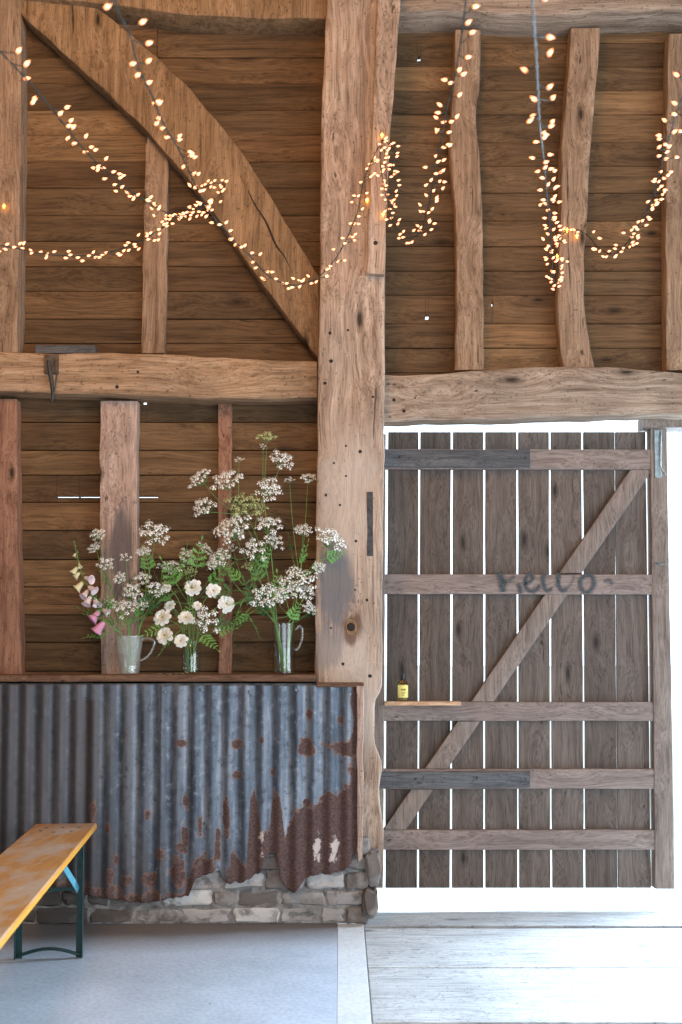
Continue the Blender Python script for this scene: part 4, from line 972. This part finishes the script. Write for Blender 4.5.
for (x, y, rad, dy, lab) in [(193, 588, 9, -.03, 'round cream-centred white bloom, topmost in the jar'), (213, 591, 8, -.05, 'white bloom to the right of the topmost one in the jar'), (226, 604, 9.5, -.06, 'large white bloom in front of the thin batten'),
        (170, 606, 6, -.03, 'half-open small white bloom above the leftmost pair'), (163, 618, 9.5, -.07, 'large ruffled white bloom facing left of the jar'), (186, 618, 8, -.08, 'white bloom at the centre of the jar bunch'),
        (165, 636, 9.5, -.08, 'lowest left ruffled white bloom hanging beside the jar'), (181, 641, 7.5, -.09, 'small low white bloom over the rim of the jar'), (168, 588, 4, -.02, 'tiny white bud bloom at the upper left of the jar'), (197, 606, 5, -.06, 'small white bloom tucked under the topmost one')]:
    foot = cm_ + Vector((R.uniform(-.02, .02), R.uniform(-.02, .02), .012)); p = P(x, y, cm_.y + dy)
    t = empty('white_bloom', foot, lab, 'flower', None)
    d = Vector(((x-190)*.012, -1.0, .35 + R.uniform(-.2, .2))).normalized()
    mo = mouth(cm_, .148, .03, (p.x-cm_.x)*.5, (p.y-cm_.y)*.5)
    bm = bmesh.new(); tube(bm, [foot, foot.lerp(mo, .5)] + bez(mo, mo + Vector((0, 0, max(.04, (p.z-mo.z)*.8))), p - d*.012, 9), .0022, 6); obj('stem', bm, M['stem'], t)
    place('blossom', R.choice(BLO), t, p, d, rad/S_, R.uniform(0, 6))
# foxglove
foot = cj + Vector((.012, 0, .012))
t = empty('foxglove', foot, 'foxglove spike with pink and cream bells arching left out of the jug', 'flower')
sp_ = [foot, cj + Vector((-.03, -.01, .172))] + [P(x, y, cj.y-.05) for x, y in ((112, 628), (103, 612), (94, 597), (86, 583), (80, 568), (77, 555), (74, 542))]
sp_ = catmull(sp_, 5); bm = bmesh.new(); tube(bm, sp_, [.0035*(1-.6*i/len(sp_)) for i in range(len(sp_))], 6); obj('stem', bm, M['stem'], t)
def bell_mesh(name, mat):
    bm = bmesh.new(); rg = lathe(bm, [(.10, 0), (.17, .12), (.24, .4), (.30, .7), (.36, .88), (.48, 1.0), (.44, 1.0), (.32, .86), (.20, .4), (.08, .06)], (0, 0, 0), 14)
    for q in (4, 5, 6):
        for k, v in enumerate(rg[q]): v.co.z += .10*math.cos(k*2*PI/14); v.co.x *= 1.08
    lathe(bm, [(0, -.06), (.14, -.03), (.20, .08), (.17, .16)], (0, 0, 0), 8, mi=1)
    me = bpy.data.meshes.new(name); bm.to_mesh(me); bm.free(); me.materials.append(M[mat]); me.materials.append(M['stem'])
    for p in me.polygons: p.use_smooth = True
    return me
BE = {k: bell_mesh('bell', k) for k in ('bell_pale', 'bell_pink', 'bell_cream')}
for (x, y, k, s) in [(91, 577, 'bell_pale', 9), (93, 587, 'bell_pale', 10), (76, 588, 'bell_cream', 10), (84, 594, 'bell_pale', 9), (86, 603, 'bell_pale', 10), (97, 601, 'bell_pale', 9), (93, 617, 'bell_pink', 12), (95, 631, 'bell_pink', 13), (71, 573, 'bell_cream', 8), (73, 578, 'bell_cream', 7), (81, 566, 'bell_cream', 5), (73, 556, 'bell_cream', 4), (108, 610, 'bell_pale', 8)]:
    p = P(x, y, cj.y-.06); near = min(sp_, key=lambda q: (q-p - Vector((0, 0, .02))).length); d = (p-near) + Vector((0, -.008, -.012))
    o = place('bell', BE[k], t, near + d*.15, d, s/S_*1.05, R.uniform(0, 6), {'bell_pink': 'deep pink bell', 'bell_cream': 'cream bell', 'bell_pale': 'pale pink bell'}[k])
bm = bmesh.new()
for i in range(7):
    p = sp_[-1-i*2] + Vector((R.uniform(-.01, .01), -.004, 0)); lathe(bm, [(0, -.006), (.004, -.002), (.0045, .002), (0, .008)], p, 6)
obj('buds', bm, M['stem_thin'], t)
for (x, y, ang, ln) in ((108, 622, 160, 26), (116, 630, 120, 24)):
    place('leaf', LEAF[0], t, P(x, y, cj.y-.05), Vector((math.cos(math.radians(ang)), -.2, math.sin(math.radians(ang)))), ln/S_, .3)
# fallen petals on the shelf
bm = bmesh.new()
for i in range(26):
    p = P(R.uniform(150, 185), 676, R.uniform(-.27, -.2)); p.z = ZS+.002+R.uniform(0, .002); s = R.uniform(.003, .006); a = R.uniform(0, 6)
    f = [bm.verts.new(p + Vector((math.cos(a+q*PI/3)*s, math.sin(a+q*PI/3)*s*.7, R.uniform(0, .002)))) for q in range(6)]; bm.faces.new(f)
setp(obj('fallen_petals', bm, M['petal'], origin=Vector((P(168, 676, -.24).x, -.24, ZS))), 'scatter of fallen white petals on the shelf before the jar', 'petals', kind='stuff')

# ------------------------------------------------------------------ light
w = bpy.data.worlds.new('sky'); bpy.context.scene.world = w; w.use_nodes = True
nt = w.node_tree; bg = nt.nodes['Background']; bg.inputs[0].default_value = (.72, .86, 1.0, 1); bg.inputs[1].default_value = 3.0
def area(name, loc, rot, sx, sy, power, col):
    l = bpy.data.lights.new(name, 'AREA'); l.shape = 'RECTANGLE'; l.size = sx; l.size_y = sy; l.energy = power; l.color = col
    o = bpy.data.objects.new(name, l); C.objects.link(o); o.location = loc; o.rotation_euler = rot; return o
# daylight through the open doorway behind the camera
def aim(o, to): o.rotation_euler = (Vector(to) - o.location).to_track_quat('-Z', 'Y').to_euler()
aim(area('daylight_front_door', (2.0, -9.9, 1.9), (0, 0, 0), 4.6, 3.4, 135, (.84, .93, 1.0)), (0, 0, 1.5))
# added side light at a made-up opening in the right wall
aim(area('added_side_light', (4.95, -4.4, 1.8), (0, 0, 0), 4.2, 3.0, 190, (.86, .93, 1.0)), (-1, -1, 1.0))
# skylight falling in past the open leaf beside the plank door
aim(area('skylight_doorway', (3.1, .9, 2.4), (0, 0, 0), 2.4, 1.6, 1000, (.58, .79, 1.0)), (0, -2.4, 0))
# added warm light up high, in place of unseen light strings
aim(area('added_warm_light', (-1.0, -3.4, 4.4), (0, 0, 0), 1.2, 1.2, 88, (1.0, .54, .22)), (-.4, 0, 3.0))
vs_ = bpy.context.scene.view_settings
vs_.view_transform = 'Standard'; vs_.look = 'None'; vs_.gamma = 1; vs_.exposure = 0; vs_.use_curve_mapping = False
cy = bpy.context.scene.cycles
cy.use_denoising = True; cy.max_bounces = 8; cy.transparent_max_bounces = 16; cy.sample_clamp_indirect = 6

GROUPS = {'cow_parsley': 'cow parsley stems in the glass vases', 'leafy_sprig': 'leafy sprigs in the glass vases', 'white_bloom': 'round white blooms in the jar', 'timber_stud': 'upright studs of the timber frame',
          'timber_beam': 'horizontal beams of the timber frame', 'corrugated_sheet': 'corrugated iron sheets on the low wall', 'stone': 'stones at the foot of the post'}
for o in bpy.data.objects:
    g = GROUPS.get(o.name.split('.')[0])
    if g and o.parent is None: o['group'] = g
